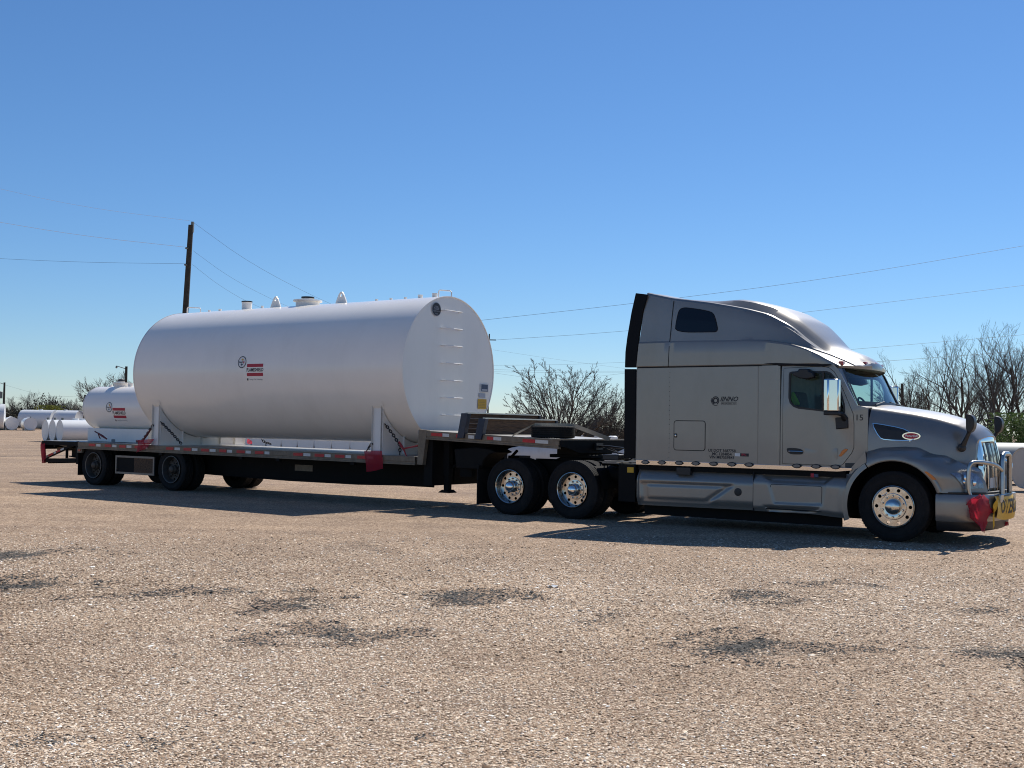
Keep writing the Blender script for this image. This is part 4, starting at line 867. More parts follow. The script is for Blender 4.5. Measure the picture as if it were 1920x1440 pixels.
# mirrors
for s_ in (-1, 1):
    (mx0, mz0), (mx1, mz1) = S(1541, 774, -1.42), S(1568.5, 711, -1.42)
    mx0, mx1 = -.93, -.72
    pf = [(mx0, 1.33), (mx0, 1.56), (mx0 + .08, 1.58), (mx1, 1.50), (mx1 + .01, 1.42), (mx0 + .1, 1.32)]
    a = MB(); a.prism([(u, v) for u, v in pf], mz0 + .02, mz1, lambda u, v, w: (u, s_ * v, w)); mi = a.build('door_mirror', 'chrome', T, bev=.018)
    a = MB(); a.prism([(u, v) for u, v in pf], mz0 - .035, mz0 + .018, lambda u, v, w: (u + (v - 1.45) * 0, s_ * (1.45 + (v - 1.45) * .9), w)); a.build('mirror_cap', 'black', mi, (0, 0, 0), bev=.012)
    a = MB(); a.box(mx0 - .004, mx0 - .001, *sorted((s_ * 1.35, s_ * 1.55)), mz0 + .04, mz1 - .03); a.build('mirror_glass', 'dark_glass', mi, (0, 0, 0))
    bq = [S(p, q, -1.21) for p, q in ((1565.5, 783), (1588.5, 781.5), (1589, 803), (1567, 805))]
    a = MB(); a.prism_y(bq, s_ * 1.15, s_ * 1.21); a.build('mirror_bracket', 'black', T, bev=.012)
    bz = bq[0][1]; a = MB(); a.tube([(-.73, s_ * 1.18, bz - .02), (-.74, s_ * 1.28, bz + .05), (-.80, s_ * 1.42, mz0)], [.05, .035, .03], 8); a.build('mirror_arm', 'black', T)
    a = MB(); a.prism([S(p, q, -1.25) for p, q in ((1487, 703), (1489, 697), (1498, 695.5), (1499, 691.5), (1517, 691.5), (1518, 695.5), (1526, 699), (1528, 708), (1514, 711.5), (1500, 709.5))], s_ * 1.17, s_ * 1.30, lambda u, v, w: (u, w, v)); a.build('down_view_mirror', 'black', T, bev=.02)
    # hood mirror on a stalk
    b0 = (S(1805, 841, -.78)); hx = b0[0]
    yb = .80; bxx, bzz = S(1804.5, 839.5, -yb)
    a = MB(); a.lathe([(.055, 0), (.06, .015), (.045, .05), (.0005, .06)], 16, (bxx, 0, bzz)); a.v = [(x, s_ * (hood_y(min(1.1, bxx), bzz) - .01 + y), z) for x, y, z in a.v]; hm = a.build('hood_mirror', 'black', T)
    tx, tz = S(1822, 797, -.86)
    a = MB(); a.tube([(bxx, s_ * .82, bzz), ((bxx + tx) / 2, s_ * .85, (bzz + tz) / 2 - .02), (tx, s_ * .87, tz - .03)], [.042, .03, .026], 8); a.build('mirror_stalk', 'black', hm, (0, 0, 0))
    pr = [(-.055, -.14), (.0, -.14), (.04, -.10), (.062, -.02), (.055, .06), (.02, .11), (-.03, .13), (-.06, .13)]
    a = MB(); a.prism([(u + tx, v + tz + .03) for u, v in chaikin(pr, 1)], .80, .97, lambda u, v, w: (u, s_ * w, v)); a.build('mirror_head', 'black', hm, (0, 0, 0), bev=.03)
# lettering on the near side of the sleeper
def side_text(s, px, py, size, m='ink', shear=0, bold=0, y=-1.2, parent=T, name='lettering', align='CENTER', off=.0025, rot=0.0):
    x0, z0 = S(px, py, y)
    mb = text_mb(s, size, lambda u, v: (x0 + u, y - off, z0 + v - rot * u), shear, bold, align); return mb.build(name, m, parent, smooth=False)
side_text('IINNO', 1366.5, 748.5, .105, shear=.35, bold=.0022)
x0, z0 = S(1352, 753.8, -1.2); x1, z1 = S(1381, 753.8, -1.2); a = MB(); a.box(x0, x1, -1.2025, -1.2, z0 - .006, z0 + .004); a.build('logo_rule', 'ink', T)
side_text('SPECIALIZED, LLC', 1366.5, 757.2, .034, bold=.0006)
lx, lz = S(1341.8, 751, -1.2); a = MB()
for r0, r1, a0, a1 in ((.052, .068, -60, 250), (.028, .047, 0, 360), (.074, .084, 150, 300)):
    n = 40; aa = [R(a0 + (a1 - a0) * k / n) for k in range(n + 1)]
    a.grid([[(lx + r * math.cos(t) * .92, -1.2025, lz + r * math.sin(t)) for t in aa] for r in (r0, r1)])
a.fill([(lx - .10, -1.2028, lz - .005), (lx - .03, -1.2028, lz + .006), (lx - .02, -1.2028, lz - .05), (lx - .055, -1.2028, lz - .02)]); a.build('logo_ring', 'ink', T, smooth=False)
for k, s in enumerate(('US DOT 3687758', 'MC 1284854', 'VIN M87559843')): side_text(s, 1353.5, 845.2 + k * 6.3, .064, bold=.0016)
ex0, ez0 = S(1378, 852.5, -1.2); ex1, _ = S(1404, 852.5, -1.2); a = MB(); a.box(ex0, ex0 + .085, -1.203, -1.2, ez0 - .024, ez0 + .024); a.build('sticker', 'sticker_white', T); a = MB(); a.box(ex0 + .09, ex1, -1.203, -1.2, ez0 - .024, ez0 + .024); a.build('sticker', 'ink', T)
side_text('EPIC', 1395, 852.6, .042, 'sticker_red', 0, .0018, off=.0045)
nx, nz = S(1611.5, 783.5, -1.12); t_ = text_mb('15', .125, lambda u, v: (nx + u, -(ycab(nx + u, nz + v) + .006), nz + v), 0, .001); t_.build('unit_number', 'ink', T, smooth=False)
# hi-vis vest hanging on the seat
v = MB(); vx = [S(p, q, -.85) for p, q in ((1486, 735), (1489.5, 735), (1500, 756), (1499.5, 759.5), (1486, 759.5), (1484.5, 748))]
v.prism_y(vx, -.90, -.84); rig_mesh(v, 'safety_vest', 'vest', (vx[0][0], -.87, vx[3][1]), 'lime green safety vest hanging over the seat inside the truck cab', 'vest', bev=.012)

# ------------------------------------------------------------------ the step-deck trailer
random.seed(11)
TR = rig_root('step_deck_trailer', (-13.0, 0, 0), 'long black step deck trailer with red and white reflective tape, carrying the white tanks', 'trailer')
def zlow(x): return 1.022 + (x + 19.3) * (0.975 - 1.022) / (19.3 - 9.0)        # deck sits a touch nose-down
def zup(x): return 1.468 + (x + 8.7) * (1.362 - 1.468) / (8.7 - 5.71)
a = MB(); a.add([(x, y, zlow(x) - d) for d in (0, .06) for x in (-21.05, -8.95) for y in (-1.24, 1.24)], [(0, 1, 3, 2), (4, 6, 7, 5), (0, 2, 6, 4), (1, 5, 7, 3), (0, 4, 5, 1), (2, 3, 7, 6)])
a.build('lower_deck', 'deck', TR)
a = MB(); a.add([(x, y, zup(x) - d) for d in (0, .06) for x in (-8.93, -5.71) for y in (-1.24, 1.24)], [(0, 1, 3, 2), (4, 6, 7, 5), (0, 2, 6, 4), (1, 5, 7, 3), (0, 4, 5, 1), (2, 3, 7, 6)])
a.build('upper_deck', 'deck', TR)
for s_ in (-1, 1):
    prof = [(1.24, .004), (1.285, .004), (1.29, -.004), (1.29, -.092), (1.282, -.10), (1.282, -.128), (1.295, -.134), (1.295, -.158), (1.24, -.162)]
    a = MB(); a.grid([[(x, s_ * y, zlow(x) + z) for y, z in prof] for x in (-19.55, -14, -8.95)], wrap=True); a.fill([(-19.55, s_ * y, zlow(-19.55) + z) for y, z in prof]); a.build('lower_side_rail', 'rail', TR, ang=20)
    a = MB(); a.grid([[(x, s_ * y, zup(x) + z) for y, z in prof] for x in (-8.70, -5.715)], wrap=True); a.fill([(-5.715, s_ * y, zup(-5.715) + z) for y, z in prof]); a.build('upper_side_rail', 'rail', TR, ang=20)
    # post at the step
    pp = [S(p, q, -1.29) for p, q in ((785.2, 805), (800.8, 806.5), (792.5, 872), (782.3, 871))]
    a = MB(); a.prism_y(pp, s_ * 1.2, s_ * 1.298); a.build('step_post', 'rail', TR, bev=.006)
    a = MB(); a.box(-21.05, -19.55, *sorted((s_ * 1.24, s_ * 1.28)), zlow(-20) - .10, zlow(-20) + .002); a.build('tail_rail', 'frame', TR)
# tape: pieces read off the near rail, mirrored to the far rail
RED_LOW = [(166, 178), (196, 208), (223, 235), (252, 265), (311, 325), (344, 358), (377, 391), (411, 424), (443.5, 458.7), (478, 494), (550, 567.5), (590, 607.5), (628, 646), (670, 685)]
WHT_LOW = [(180, 188), (210, 218), (237, 246), (267, 276), (327, 337), (360, 370), (393, 404), (426, 435), (460.5, 470), (496, 505), (569, 582), (609, 620), (648, 658), (688, 700)]
RED_UP = [(808.5, 829.5), (855, 867.5), (913, 925), (980, 1003.5)]; WHT_UP = [(829.8, 842), (878, 889), (925.3, 940), (1003.8, 1028)]
for s_ in (-1, 1):
    for lst, m_, up in ((RED_LOW, 'red_tape', 0), (WHT_LOW, 'white_tape', 0), (RED_UP, 'red_tape', 1), (WHT_UP, 'white_tape', 1)):
        for p0, p1 in lst:
            zf = zup if up else zlow; yy = 850 if not up else 815
            x0, x1 = S(p0, yy, -1.292)[0], S(p1, yy, -1.292)[0]
            a = MB(); a.add([(x, s_ * y, zf(x) + z) for y in (1.2895, 1.2935) for x in (x0, x1) for z in (-.085, -.03 + .005)], [(0, 1, 3, 2), (4, 6, 7, 5), (0, 4, 5, 1), (2, 3, 7, 6), (0, 2, 6, 4), (1, 5, 7, 3)])
            a.build('reflective_tape', m_, TR, smooth=False)
# main beams and cross members
for s_ in (-1, 1):
    a = MB(); yb = s_ * .52
    web = [(-20.9, .86), (-20.9, .62), (-18.8, .46), (-15.6, .37), (-13, .33), (-11, .335), (-9.4, .38), (-8.6, .44), (-8.55, .98), (-8.0, 1.16), (-7.6, 1.235), (-5.75, 1.235), (-5.75, 1.30), (-8.7, 1.40), (-8.95, .86)]
    a.prism_y(web, yb - .012, yb + .012)
    for x0, z0, x1, z1 in ((-20.9, .62, -18.8, .46), (-18.8, .46, -15.6, .37), (-15.6, .37, -13, .33), (-13, .33, -11, .335), (-11, .335, -9.4, .38), (-9.4, .38, -8.6, .44), (-7.6, 1.235, -5.75, 1.215)):
        a.add([(x0, yb - .09, z0), (x1, yb - .09, z1), (x1, yb + .09, z1), (x0, yb + .09, z0), (x0, yb - .09, z0 + .02), (x1, yb - .09, z1 + .02), (x1, yb + .09, z1 + .02), (x0, yb + .09, z0 + .02)], [(0, 1, 2, 3), (4, 5, 6, 7), (0, 1, 5, 4), (2, 3, 7, 6), (1, 2, 6, 5), (0, 3, 7, 4)])
    a.build('main_beam', 'frame', TR)
for k in range(26):
    x = -20.6 + k * .46
    if x > -9: break
    a = MB(); a.box(x - .03, x + .03, -1.23, 1.23, zlow(x) - .155, zlow(x) - .065); a.build('cross_member', 'frame', TR)
for x in (-8.4, -7.9, -7.4, -6.9, -6.4, -5.95):
    a = MB(); a.box(x - .03, x + .03, -1.23, 1.23, zup(x) - .155, zup(x) - .065); a.build('cross_member', 'frame', TR)
a = MB(); a.box(-15.4, -9.4, -.508, .508, .42, .86) if False else a.box(-13.3, -9.1, -.505, -.50, .36, .84); a.build('beam_liner', 'frame', TR)
a = MB(); a.box(-8.80, -8.60, -1.2, 1.2, .44, 1.32); a.build('step_bulkhead', 'frame', TR)
# front face of the gooseneck
fx = -5.705
face = [SX(p, q, fx) for p, q in ((1050, 824.6), (1050, 838), (1062, 840), (1086, 850.3), (1118, 850.5))]
zt_ = zup(fx); zc = face[3][1]
poly = [(-1.29, zt_), (-1.29, face[1][1]), (face[2][0], face[2][1]), (face[3][0], zc), (-face[3][0], zc), (-face[2][0], face[2][1]), (1.29, face[1][1]), (1.29, zt_)]
a = MB(); a.prism_x(poly, fx - .03, fx + .015); a.build('front_bolster', 'frame', TR, bev=.006)
a = MB(); a.box(fx - .15, fx + .022, -1.295, 1.295, zt_ - .012, zt_ + .012); a.build('front_edge_trim', 'rail', TR)
a = MB(); a.box(-6.2, -5.75, -.6, .6, 1.095, 1.22); a.build('kingpin_plate', 'frame', TR)
# gladhands and hoses to the tractor
gy, gz = SX(1122, 837, fx + .03)
a = MB(); a.box(fx + .015, fx + .06, gy - .12, gy + .12, gz - .06, gz + .06); a.build('gladhand_plate', 'black', TR)
for k, (col, p) in enumerate((('chain', [(1124, 836.5), (1140, 836), (1156, 838.5), (1170, 840)]), ('chain', [(1128, 838), (1148, 846), (1166, 851), (1178, 852)]), ('chain', [(1145, 841), (1156, 846), (1162, 856), (1170, 863.5), (1180, 863), (1190, 856)]), ('brushed', [(1131, 836.8), (1146, 838.5), (1160, 840.5), (1171, 840)]))):
    n = len(p); pts = []
    for i, (px, py) in enumerate(p):
        x = fx + .06 + (1.15) * i / (n - 1); y, z = SX(px, py, x); pts.append((x, y, z))
    a = MB(); a.tube(chaikin(pts, 2, False), .013 if col == 'chain' else .010, 6); a.build('air_hose', col, TR)
# landing gear
for s_ in (-1, 1):
    lx = S(839.5, 900, -.9)[0]
    a = MB(); a.box(lx - .07, lx + .07, s_ * .9 - .065, s_ * .9 + .065, .62, 1.30); lg = a.build('landing_leg', 'frame', TR, bev=.008)
    a = MB(); a.box(lx - .055, lx + .055, s_ * .9 - .05, s_ * .9 + .05, .34, .64); a.build('inner_leg', 'frame', lg, (0, 0, 0))
    a = MB(); a.prism_y([(lx - .13, .305), (lx + .13, .305), (lx + .11, .325), (lx + .05, .36), (lx - .05, .36), (lx - .11, .325)], s_ * .9 - .12, s_ * .9 + .12); a.build('foot', 'frame', lg, (0, 0, 0))
    a = MB(); a.tube([(lx, s_ * .86, .75), (lx + .55, s_ * .6, 1.1)], .03, 6); a.build('leg_brace', 'frame', lg, (0, 0, 0))
    a = MB(); a.box(lx + .28, lx + .55, s_ * .78 - .10, s_ * .78 + .30 * (s_ > 0), .62, 1.0); a.build('storage_tube', 'frame', TR)
    # arch-shaped bracket under the neck and flap ahead of the drive wheels
    ar = [S(p, q, -1.0) for p, q in ((862, 842), (905, 838), (930, 842), (940, 848), (928, 852), (918, 862), (914, 875), (905, 880), (866, 878))]
    if s_ < 0: a = MB(); a.prism_y(ar, s_ * .62, s_ * 1.18); a.build('neck_bracket', 'frame', TR, bev=.02)
mf = [S(p, q, -1.2) for p, q in ((889, 875), (917, 872), (917, 946), (888, 947.5))]
for s_ in (-1, 1):
    x_ = -7.52; a = MB(); a.box(x_ - .006, x_ + .006, *sorted((s_ * .62, s_ * 1.23)), .15, .80); a.build('mud_flap', 'rubber', TR)
    a = MB(); a.box(x_ - .03, x_ + .03, *sorted((s_ * .47, s_ * 1.23)), .80, .86); a.build('flap_hanger', 'frame', TR)
# trailer axles and wheels
for xx in (-16.134, -19.005):
    a = MB(); a.tube([(xx, -.95, .478), (xx, .95, .478)], .065, 14); a.build('axle', 'frame', TR)
    a = MB()
    for s_ in (-1, 1): a.prism_y([(xx + .55, .52), (xx - .1, .40), (xx - .5, .42), (xx - .5, .34), (xx, .32), (xx + .55, .42)], s_ * .5 - .05, s_ * .5 + .05); a.lathe([(.001, .42), (.13, .42), (.15, .55), (.13, .72), (.001, .72)], 18, (xx - .4, s_ * .5, 0), 'z')
    a.build('trailing_arm', 'frame', TR)
    wheel(TR, xx, -1.0925, .478, 'trail', True); wheel(TR, xx, 1.0925, .478, 'trail', True, True)
for s_ in (-1, 1):
    x_ = -19.62; a = MB(); a.box(x_ - .006, x_ + .006, *sorted((s_ * .70, s_ * 1.22)), .22, .80); a.build('mud_flap', 'rubber', TR)
    c0, c1 = S(217, 853.5, -1.22), S(289.5, 858.5, -1.22); zb = S(250, 889.5, -1.22)[1]; zt2 = c0[1]
    tb = [(c0[0], zb), (c1[0], zb), (c1[0], zt2), (c0[0], zt2)]
    a = MB(); a.box(c0[0] + .02, c1[0] - .02, *sorted((s_ * .75, s_ * 1.20)), zb + .02, zt2 - .02); bx_ = a.build('tool_box', 'frame', TR)
    a = MB(); a.ring(tb, shrink(tb, .045), lambda u, v, w: (u, s_ * (1.225 - w * .03), v), True); a.build('tool_box_frame', 'rim_lip', bx_, (0, 0, 0))
    a = MB(); xm = c0[0] + (c1[0] - c0[0]) * .48; a.box(xm, c1[0] - .04, *sorted((s_ * 1.2, s_ * 1.212)), zb + .04, zt2 - .04); a.build('tool_box_panel', 'wood', bx_, (0, 0, 0))
# tail frame: diagonal, lower bar, upright, lamps
for s_ in (-1, 1):
    Y_ = -1.2
    P = lambda px, py: S(px, py, Y_)
    def bar(p0, p1, th, m_, nm, yo=0.0, par=TR):
        a_, b_ = np.array(P(*p0)), np.array(P(*p1)); d_ = (b_ - a_) / np.linalg.norm(b_ - a_); n_ = np.array([-d_[1], d_[0]]) * th / 2
        q = MB(); q.prism_y([tuple(a_ - n_), tuple(b_ - n_), tuple(b_ + n_), tuple(a_ + n_)], s_ * (1.17 - yo), s_ * (1.235 + yo)); return q.build(nm, m_, par, bev=.004)
    bar((86, 858), (147, 830), .07, 'frame', 'tail_diagonal')
    dg = bar((89, 856.5), (98.5, 852), .05, 'rim_lip', 'tail_brace_end', .002)
    for p0, p1, m_ in (((93, 854.5), (102.5, 850), 'red_tape'), ((103, 849.8), (107.5, 847.7), 'white_tape'), ((108, 847.5), (115.5, 844), 'red_tape'), ((116, 843.7), (122, 840.8), 'white_tape')): bar(p0, p1, .045, m_, 'reflective_tape', .004)
    bar((95, 829), (128, 836.5), .05, 'rail', 'tail_strut')
    bar((88, 863), (144, 863.5), .10, 'frame', 'tail_lower_bar')
    bar((81, 829), (83, 868), .10, 'red', 'tail_upright')
    bar((126, 838), (125.5, 859), .03, 'frame', 'tail_rod')
    bar((146, 830), (147, 870), .10, 'frame', 'tail_hanger')
    c = P(113, 846); 
    a = MB(); q0 = P(148.5, 841); q1 = P(157, 849); a.box(q0[0], q1[0], *sorted((s_ * 1.20, s_ * 1.26)), q1[1], q0[1]); a.build('lamp_box', 'rail', TR, bev=.005)
    a = MB(); p0 = P(151, 842.5); p1 = P(155, 846); a.box(p0[0], p1[0], *sorted((s_ * 1.25, s_ * 1.268)), p1[1], p0[1]); a.build('side_marker_lamp', 'red_lens', TR)
    q0 = P(87, 833); q1 = P(106, 845); a = MB(); a.box(q0[0], q1[0], *sorted((s_ * .45, s_ * .9)), q1[1], q0[1]); a.build('tail_box', 'rail', TR)
a = MB(); a.box(-20.98, -20.88, -1.15, 1.15, .46, .58); a.build('rear_bumper_bar', 'frame', TR)
a = MB(); a.box(-21.06, -21.0, -1.24, 1.24, .82, 1.02); a.build('tail_board', 'frame', TR)
# rating plate on the beam
q0 = S(553, 871, -.535); q1 = S(586, 884, -.535); a = MB(); a.box(q0[0], q1[0], -.536, -.534, q1[1], q0[1]); a.build('rating_plate', 'rail', TR)
# rub-rail brackets and strap winches under the lower rail
for px in (300, 450, 520, 660):
    x_ = S(px, 850, -1.29)[0]; a = MB(); a.box(x_ - .05, x_ + .05, -1.285, -1.2, zlow(x_) - .22, zlow(x_) - .16); a.build('strap_winch', 'frame', TR, bev=.006)

# ------------------------------------------------------------------ tanks
def tank_decal(px, py, R_, zc, yc, s, kind):
    pass
def cyl_map(R_, zc, yc, x0, phi0, off):
    "u along the axis, v up along the shell -> point on the near side of the shell"
    def f(u, v):
        ph = phi0 + v / R_; return (x0 + u, yc - (R_ + off) * math.cos(ph), zc + (R_ + off) * math.sin(ph))
    return f
def phi_of(px, py, R_, zc, yc):
    d = _ray(px, py); o = EYEP - ORG; oy, oz = o @ uy - yc, o[2] - zc; dy, dz = d @ uy, d[2]
    A = dy * dy + dz * dz; B = 2 * (oy * dy + oz * dz); Cc = oy * oy + oz * oz - R_ * R_
    t = (-B - math.sqrt(B * B - 4 * A * Cc)) / (2 * A); x = (o + t * d) @ ux
    return float(x), math.atan2(oz + t * dz, -(oy + t * dy))
def make_tank(root, R_, zc, x0, x1, yc=0.0, n=96, seams=()):
    a = MB(); a.lathe([(R_, x0 + .0), (R_, x0 + .02)] + [(R_, x) for x in np.linspace(x0, x1, 6)[1:-1]] + [(R_, x1 - .02), (R_, x1)], n, (0, yc, zc), 'x'); a.build('shell', 'tank', root, ang=30)
    for x, sg in ((x0, -1), (x1, 1)):
        a = MB(); a.lathe([(R_ + .004, x - sg * .03), (R_ + .006, x - sg * .01), (R_ + .003, x), (R_ - .012, x + sg * .002), (R_ - .02, x - sg * .012), (R_ * .6, x - sg * .008), (R_ * .3, x - sg * .006), (.001, x - sg * .006)], n, (0, yc, zc), 'x'); a.build('head', 'tank', root, ang=30)
def sticker_on(root, px, py, R_, zc, yc, scale):
    x, ph = phi_of(px, py, R_, zc, yc)
    f = cyl_map(R_, zc, yc, x, ph, .003); g2 = cyl_map(R_, zc, yc, x, ph, .0045)
    w, h = .245 * scale, .028 * scale
    def rect(f_, u0, u1, v0, v1, nm, m_, n=6):
        a = MB(); a.grid([[f_(u0 + (u1 - u0) * i / n, v) for i in range(n + 1)] for v in np.linspace(v0, v1, 3)]); a.build(nm, m_, root)
    for v in (.105, -.085): rect(f, -w, w, (v - .034) * scale, (v + .034) * scale, 'label_stripe', 'sticker_red')
    t = text_mb('FLAMESHIELD', .104 * scale, lambda u, v: f(u * .81, v + .01 * scale), 0, .003 * scale); t.build('label_lettering', 'ink', root, smooth=False)
    rect(f, -w, -w + .04 * scale, -.21 * scale, -.165 * scale, 'label_mark', 'ink')
    t = text_mb('Storage Tank Technology', .042 * scale, lambda u, v: f(u * .9 + .03 * scale, v - .19 * scale)); t.build('label_small_print', 'ink_grey', root, smooth=False)
    return x, ph
def roundel(root, px, py, R_, zc, yc, scale):
    x, ph = phi_of(px, py, R_, zc, yc); f = cyl_map(R_, zc, yc, x, ph, .003); g2 = cyl_map(R_, zc, yc, x, ph, .0045)
    r0, r1 = .112 * scale, .13 * scale
    a = MB(); a.fill([f(u, v) for u, v in circle(0, 0, r0 * 1.01, n=40)]); d = a.build('roundel_field', 'sticker_white', root, smooth=False)
    a = MB(); a.grid([[g2(r * math.cos(t), r * math.sin(t)) for t in np.linspace(0, 2 * math.pi, 41)] for r in (r0, r1)]); a.build('roundel_ring', 'ink', root, smooth=False)
    for (cx, cy, m_) in ((.01, .055, 'sticker_yellow'), (.052, .0, 'sticker_red'), (-.004, -.052, 'sticker_blue')):
        s4 = [(cx + .042 * math.cos(t) * k, cy + .042 * math.sin(t) * k) for t, k in [(i * math.pi / 4, 1 if i % 2 == 0 else .38) for i in range(8)]]
        a = MB(); a.fill([g2(u * scale, v * scale) for u, v in s4]); a.build('roundel_star', m_, root, smooth=False)
    t = text_mb('Steel', .062 * scale, lambda u, v: g2(u - .045 * scale, v), 0, .001); t.build('roundel_lettering', 'ink', root, smooth=False)

BR, BZ, BX0, BX1 = 1.48, 2.684, -17.25, -9.146
BT = rig_root('large_storage_tank', (-13.2, 0, 1.0), 'huge white horizontal cylinder tank with ladder rungs on its flat end, chained on the trailer', 'tank', 'white storage tanks on the trailer')
make_tank(BT, BR, BZ, BX0, BX1, n=128)
for xx in (-14.85, -12.8, -10.9):     # faint girth welds
    a = MB(); a.lathe([(BR, xx - .012), (BR + .002, xx - .004), (BR + .002, xx + .004), (BR, xx + .012)], 128, (0, 0, BZ), 'x'); a.build('girth_weld', 'tank', BT)
for xc in (-16.64, -9.94):
    ang0 = math.asin((1.96 - BZ) / BR) if False else None
    pts = [(-1.25, 1.0), (-1.25, 1.955)]
    yl = -math.sqrt(max(0, (BR + .012) ** 2 - (1.955 - BZ) ** 2)); pts += [(yl, 1.955)]
    a0 = math.atan2(1.955 - BZ, yl); a1 = -math.pi - a0
    a0 = a0 % (2 * math.pi); a1 = 2 * math.pi - (a0 - math.pi)
    for k in range(1, 40):
        t = a0 + (a1 - a0) * k / 40; pts.append(((BR + .012) * math.cos(t), BZ + (BR + .012) * math.sin(t)))
    pts += [(-yl, 1.955), (1.25, 1.955), (1.25, 1.0)]
    a = MB(); zb = zlow(xc) + .002
    lower = [(y, zb) for y, z in pts]
    pts2 = pts[1:-1]
    # strip between arc and base, both faces
    for xo in (-.118, .118):
        a.grid([[(xc + xo, y, zb) for y, z in pts2], [(xc + xo, y, z) for y, z in pts2]])
    for s_ in (-1, 1): a.box(xc - .13, xc + .13, *sorted((s_ * 1.235, s_ * 1.25)), zb, 1.96)
    a.add([(xc + xo, s2 * 1.25, 1.955) for xo in (-.13, .13) for s2 in (-1,)] + [(xc + xo, yl, 1.955) for xo in (.13, -.13)], [(0, 1, 2, 3)])
    a.add([(xc + xo, 1.25, 1.955) for xo in (-.13, .13)] + [(xc + xo, -yl, 1.955) for xo in (.13, -.13)], [(0, 1, 2, 3)])
    sd = a.build('saddle', 'white', BT)
    for yy in (-.62, -.05, .5, .95):
        zt_ = BZ - math.sqrt(BR * BR - yy * yy) - .0
        a = MB(); a.box(xc + .118, xc + .16, yy - .012, yy + .012, zb, zt_ + .02); a.build('saddle_rib', 'white', sd, (0, 0, 0))
    a = MB(); a.box(xc - .17, xc + .17, -1.26, 1.26, zb - .001, zb + .02); a.build('saddle_base', 'white', sd, (0, 0, 0))
    # wear pad on the shell above the saddle horn
    a = MB(); xx0 = xc - .2; a.grid([[(x, -(BR + .010) * math.cos(t), BZ + (BR + .010) * math.sin(t)) for x in (xc - .17, xc + .17)] for t in np.linspace(math.asin((1.93 - BZ) / BR), math.asin((2.04 - BZ) / BR), 6)]); a.build('wear_pad', 'tank', BT)
# head fittings: rungs, plaque, stickers
for py in (583, 616, 648.5, 681, 713.3, 745.5, 778):
    y0, z0 = SX(836, py - .2, BX1 + .12); y1, z1 = SX(868.5, py + 1.6, BX1 + .12)
    z0 = (z0 + z1) / 2
    a = MB(); a.tube([(BX1 - .01, y0, z0), (BX1 + .10, y0, z0), (BX1 + .12, y0 + .02, z0), (BX1 + .12, y1 - .02, z0), (BX1 + .10, y1, z0), (BX1 - .01, y1, z0)], .0105, 8); a.build('ladder_rung', 'white', BT)
py_, pz_ = SX(818.2, 579.8, BX1); pf = lambda u, v, o_=.004: (BX1 + o_, py_ + u, pz_ + v)
a = MB(); a.fill([pf(u, v) for u, v in circle(0, 0, .135, .128, 40)]); plq = a.build('maker_plaque', 'ink', BT, smooth=False)
a = MB(); a.grid([[pf(r * math.cos(t), r * .95 * math.sin(t), .006) for t in np.linspace(0, 2 * math.pi, 41)] for r in (.135, .145)]); a.build('plaque_ring', 'sticker_grey', plq, (0, 0, 0), smooth=False)
for s, dv, sz in (('STEEL', .045, .05), ('TANK', .005, .06), ('FABRICATOR', -.04, .034), ('TEXAS', -.09, .034)):
    t = text_mb(s, sz, lambda u, v: pf(u, v + dv, .007)); t.build('plaque_lettering', 'sticker_grey', plq, (0, 0, 0), smooth=False)
def head_rect(px0, py0, px1, py1, nm, m_, o_=.003):
    y0, z0 = SX(px0, py0, BX1); y1, z1 = SX(px1, py1, BX1); a = MB(); a.add([(BX1 + o_ + .004, y0, z0), (BX1 + o_ + .004, y1, z0), (BX1 + o_ + .004, y1, z1), (BX1 + o_ + .004, y0, z1)], [(0, 1, 2, 3)]); return a.build(nm, m_, BT, smooth=False)
head_rect(900.5, 719, 915.5, 736, 'photo_sticker', 'sticker_white'); head_rect(902, 720.5, 914, 734.5, 'photo_print', 'sticker_blue', .005); head_rect(903, 729.5, 913, 733, 'photo_caption', 'sticker_grey', .0065)
head_rect(898, 737, 909.5, 746, 'grey_sticker', 'sticker_grey'); head_rect(896, 748, 911.5, 767, 'yellow_sticker', 'sticker_yellow')
for k in range(5): head_rect(898, 751.5 + k * 3, 909.5, 752.4 + k * 3, 'sticker_print_line', 'rail', .005)
sticker_on(BT, 478, 694.5, BR, BZ, 0, 1.0); roundel(BT, 454.2, 679, BR, BZ, 0, .98)
# top fittings
TZ = BZ + BR
def topx(px, py=570): return S(px, py, 0)[0]
def nozzle(root, x, r, h, m_='white', cap='black', zt_=TZ, flange=True):
    a = MB(); a.lathe([(r, zt_ - .03), (r, zt_ + h * .8), (r * 1.06, zt_ + h * .8), (r * 1.06, zt_ + h * .86)] + [(.001, zt_ + h * .86)], 24, (x, 0, 0), 'z'); o = a.build('nozzle', m_, root)
    a = MB(); a.lathe([(r * 1.08, zt_ + h * .862), (r * 1.08, zt_ + h), (.001, zt_ + h)], 24, (x, 0, 0), 'z'); a.build('nozzle_cap', cap, o, (0, 0, 0)); return o
nozzle(BT, topx(463), .115, .20)
def manway(root, x, r, h, zt_=TZ):
    a = MB(); a.lathe([(r, zt_ - .05), (r, zt_ + h * .45), (r * 1.22, zt_ + h * .45), (r * 1.22, zt_ + h * .62), (r * .5, zt_ + h * .66), (r * .5, zt_ + h * .8), (r * .56, zt_ + h * .8), (.001, zt_ + h * .82)], 32, (x, 0, 0), 'z'); o = a.build('manway', 'white', root)
    a = MB(); a.lathe([(r * .55, zt_ + h * .82), (r * .55, zt_ + h), (r * .3, zt_ + h * 1.03), (.001, zt_ + h * 1.03)], 24, (x, 0, 0), 'z'); a.build('manway_cap', 'black', o, (0, 0, 0))
manway(BT, topx(577, 565), .26, .20)
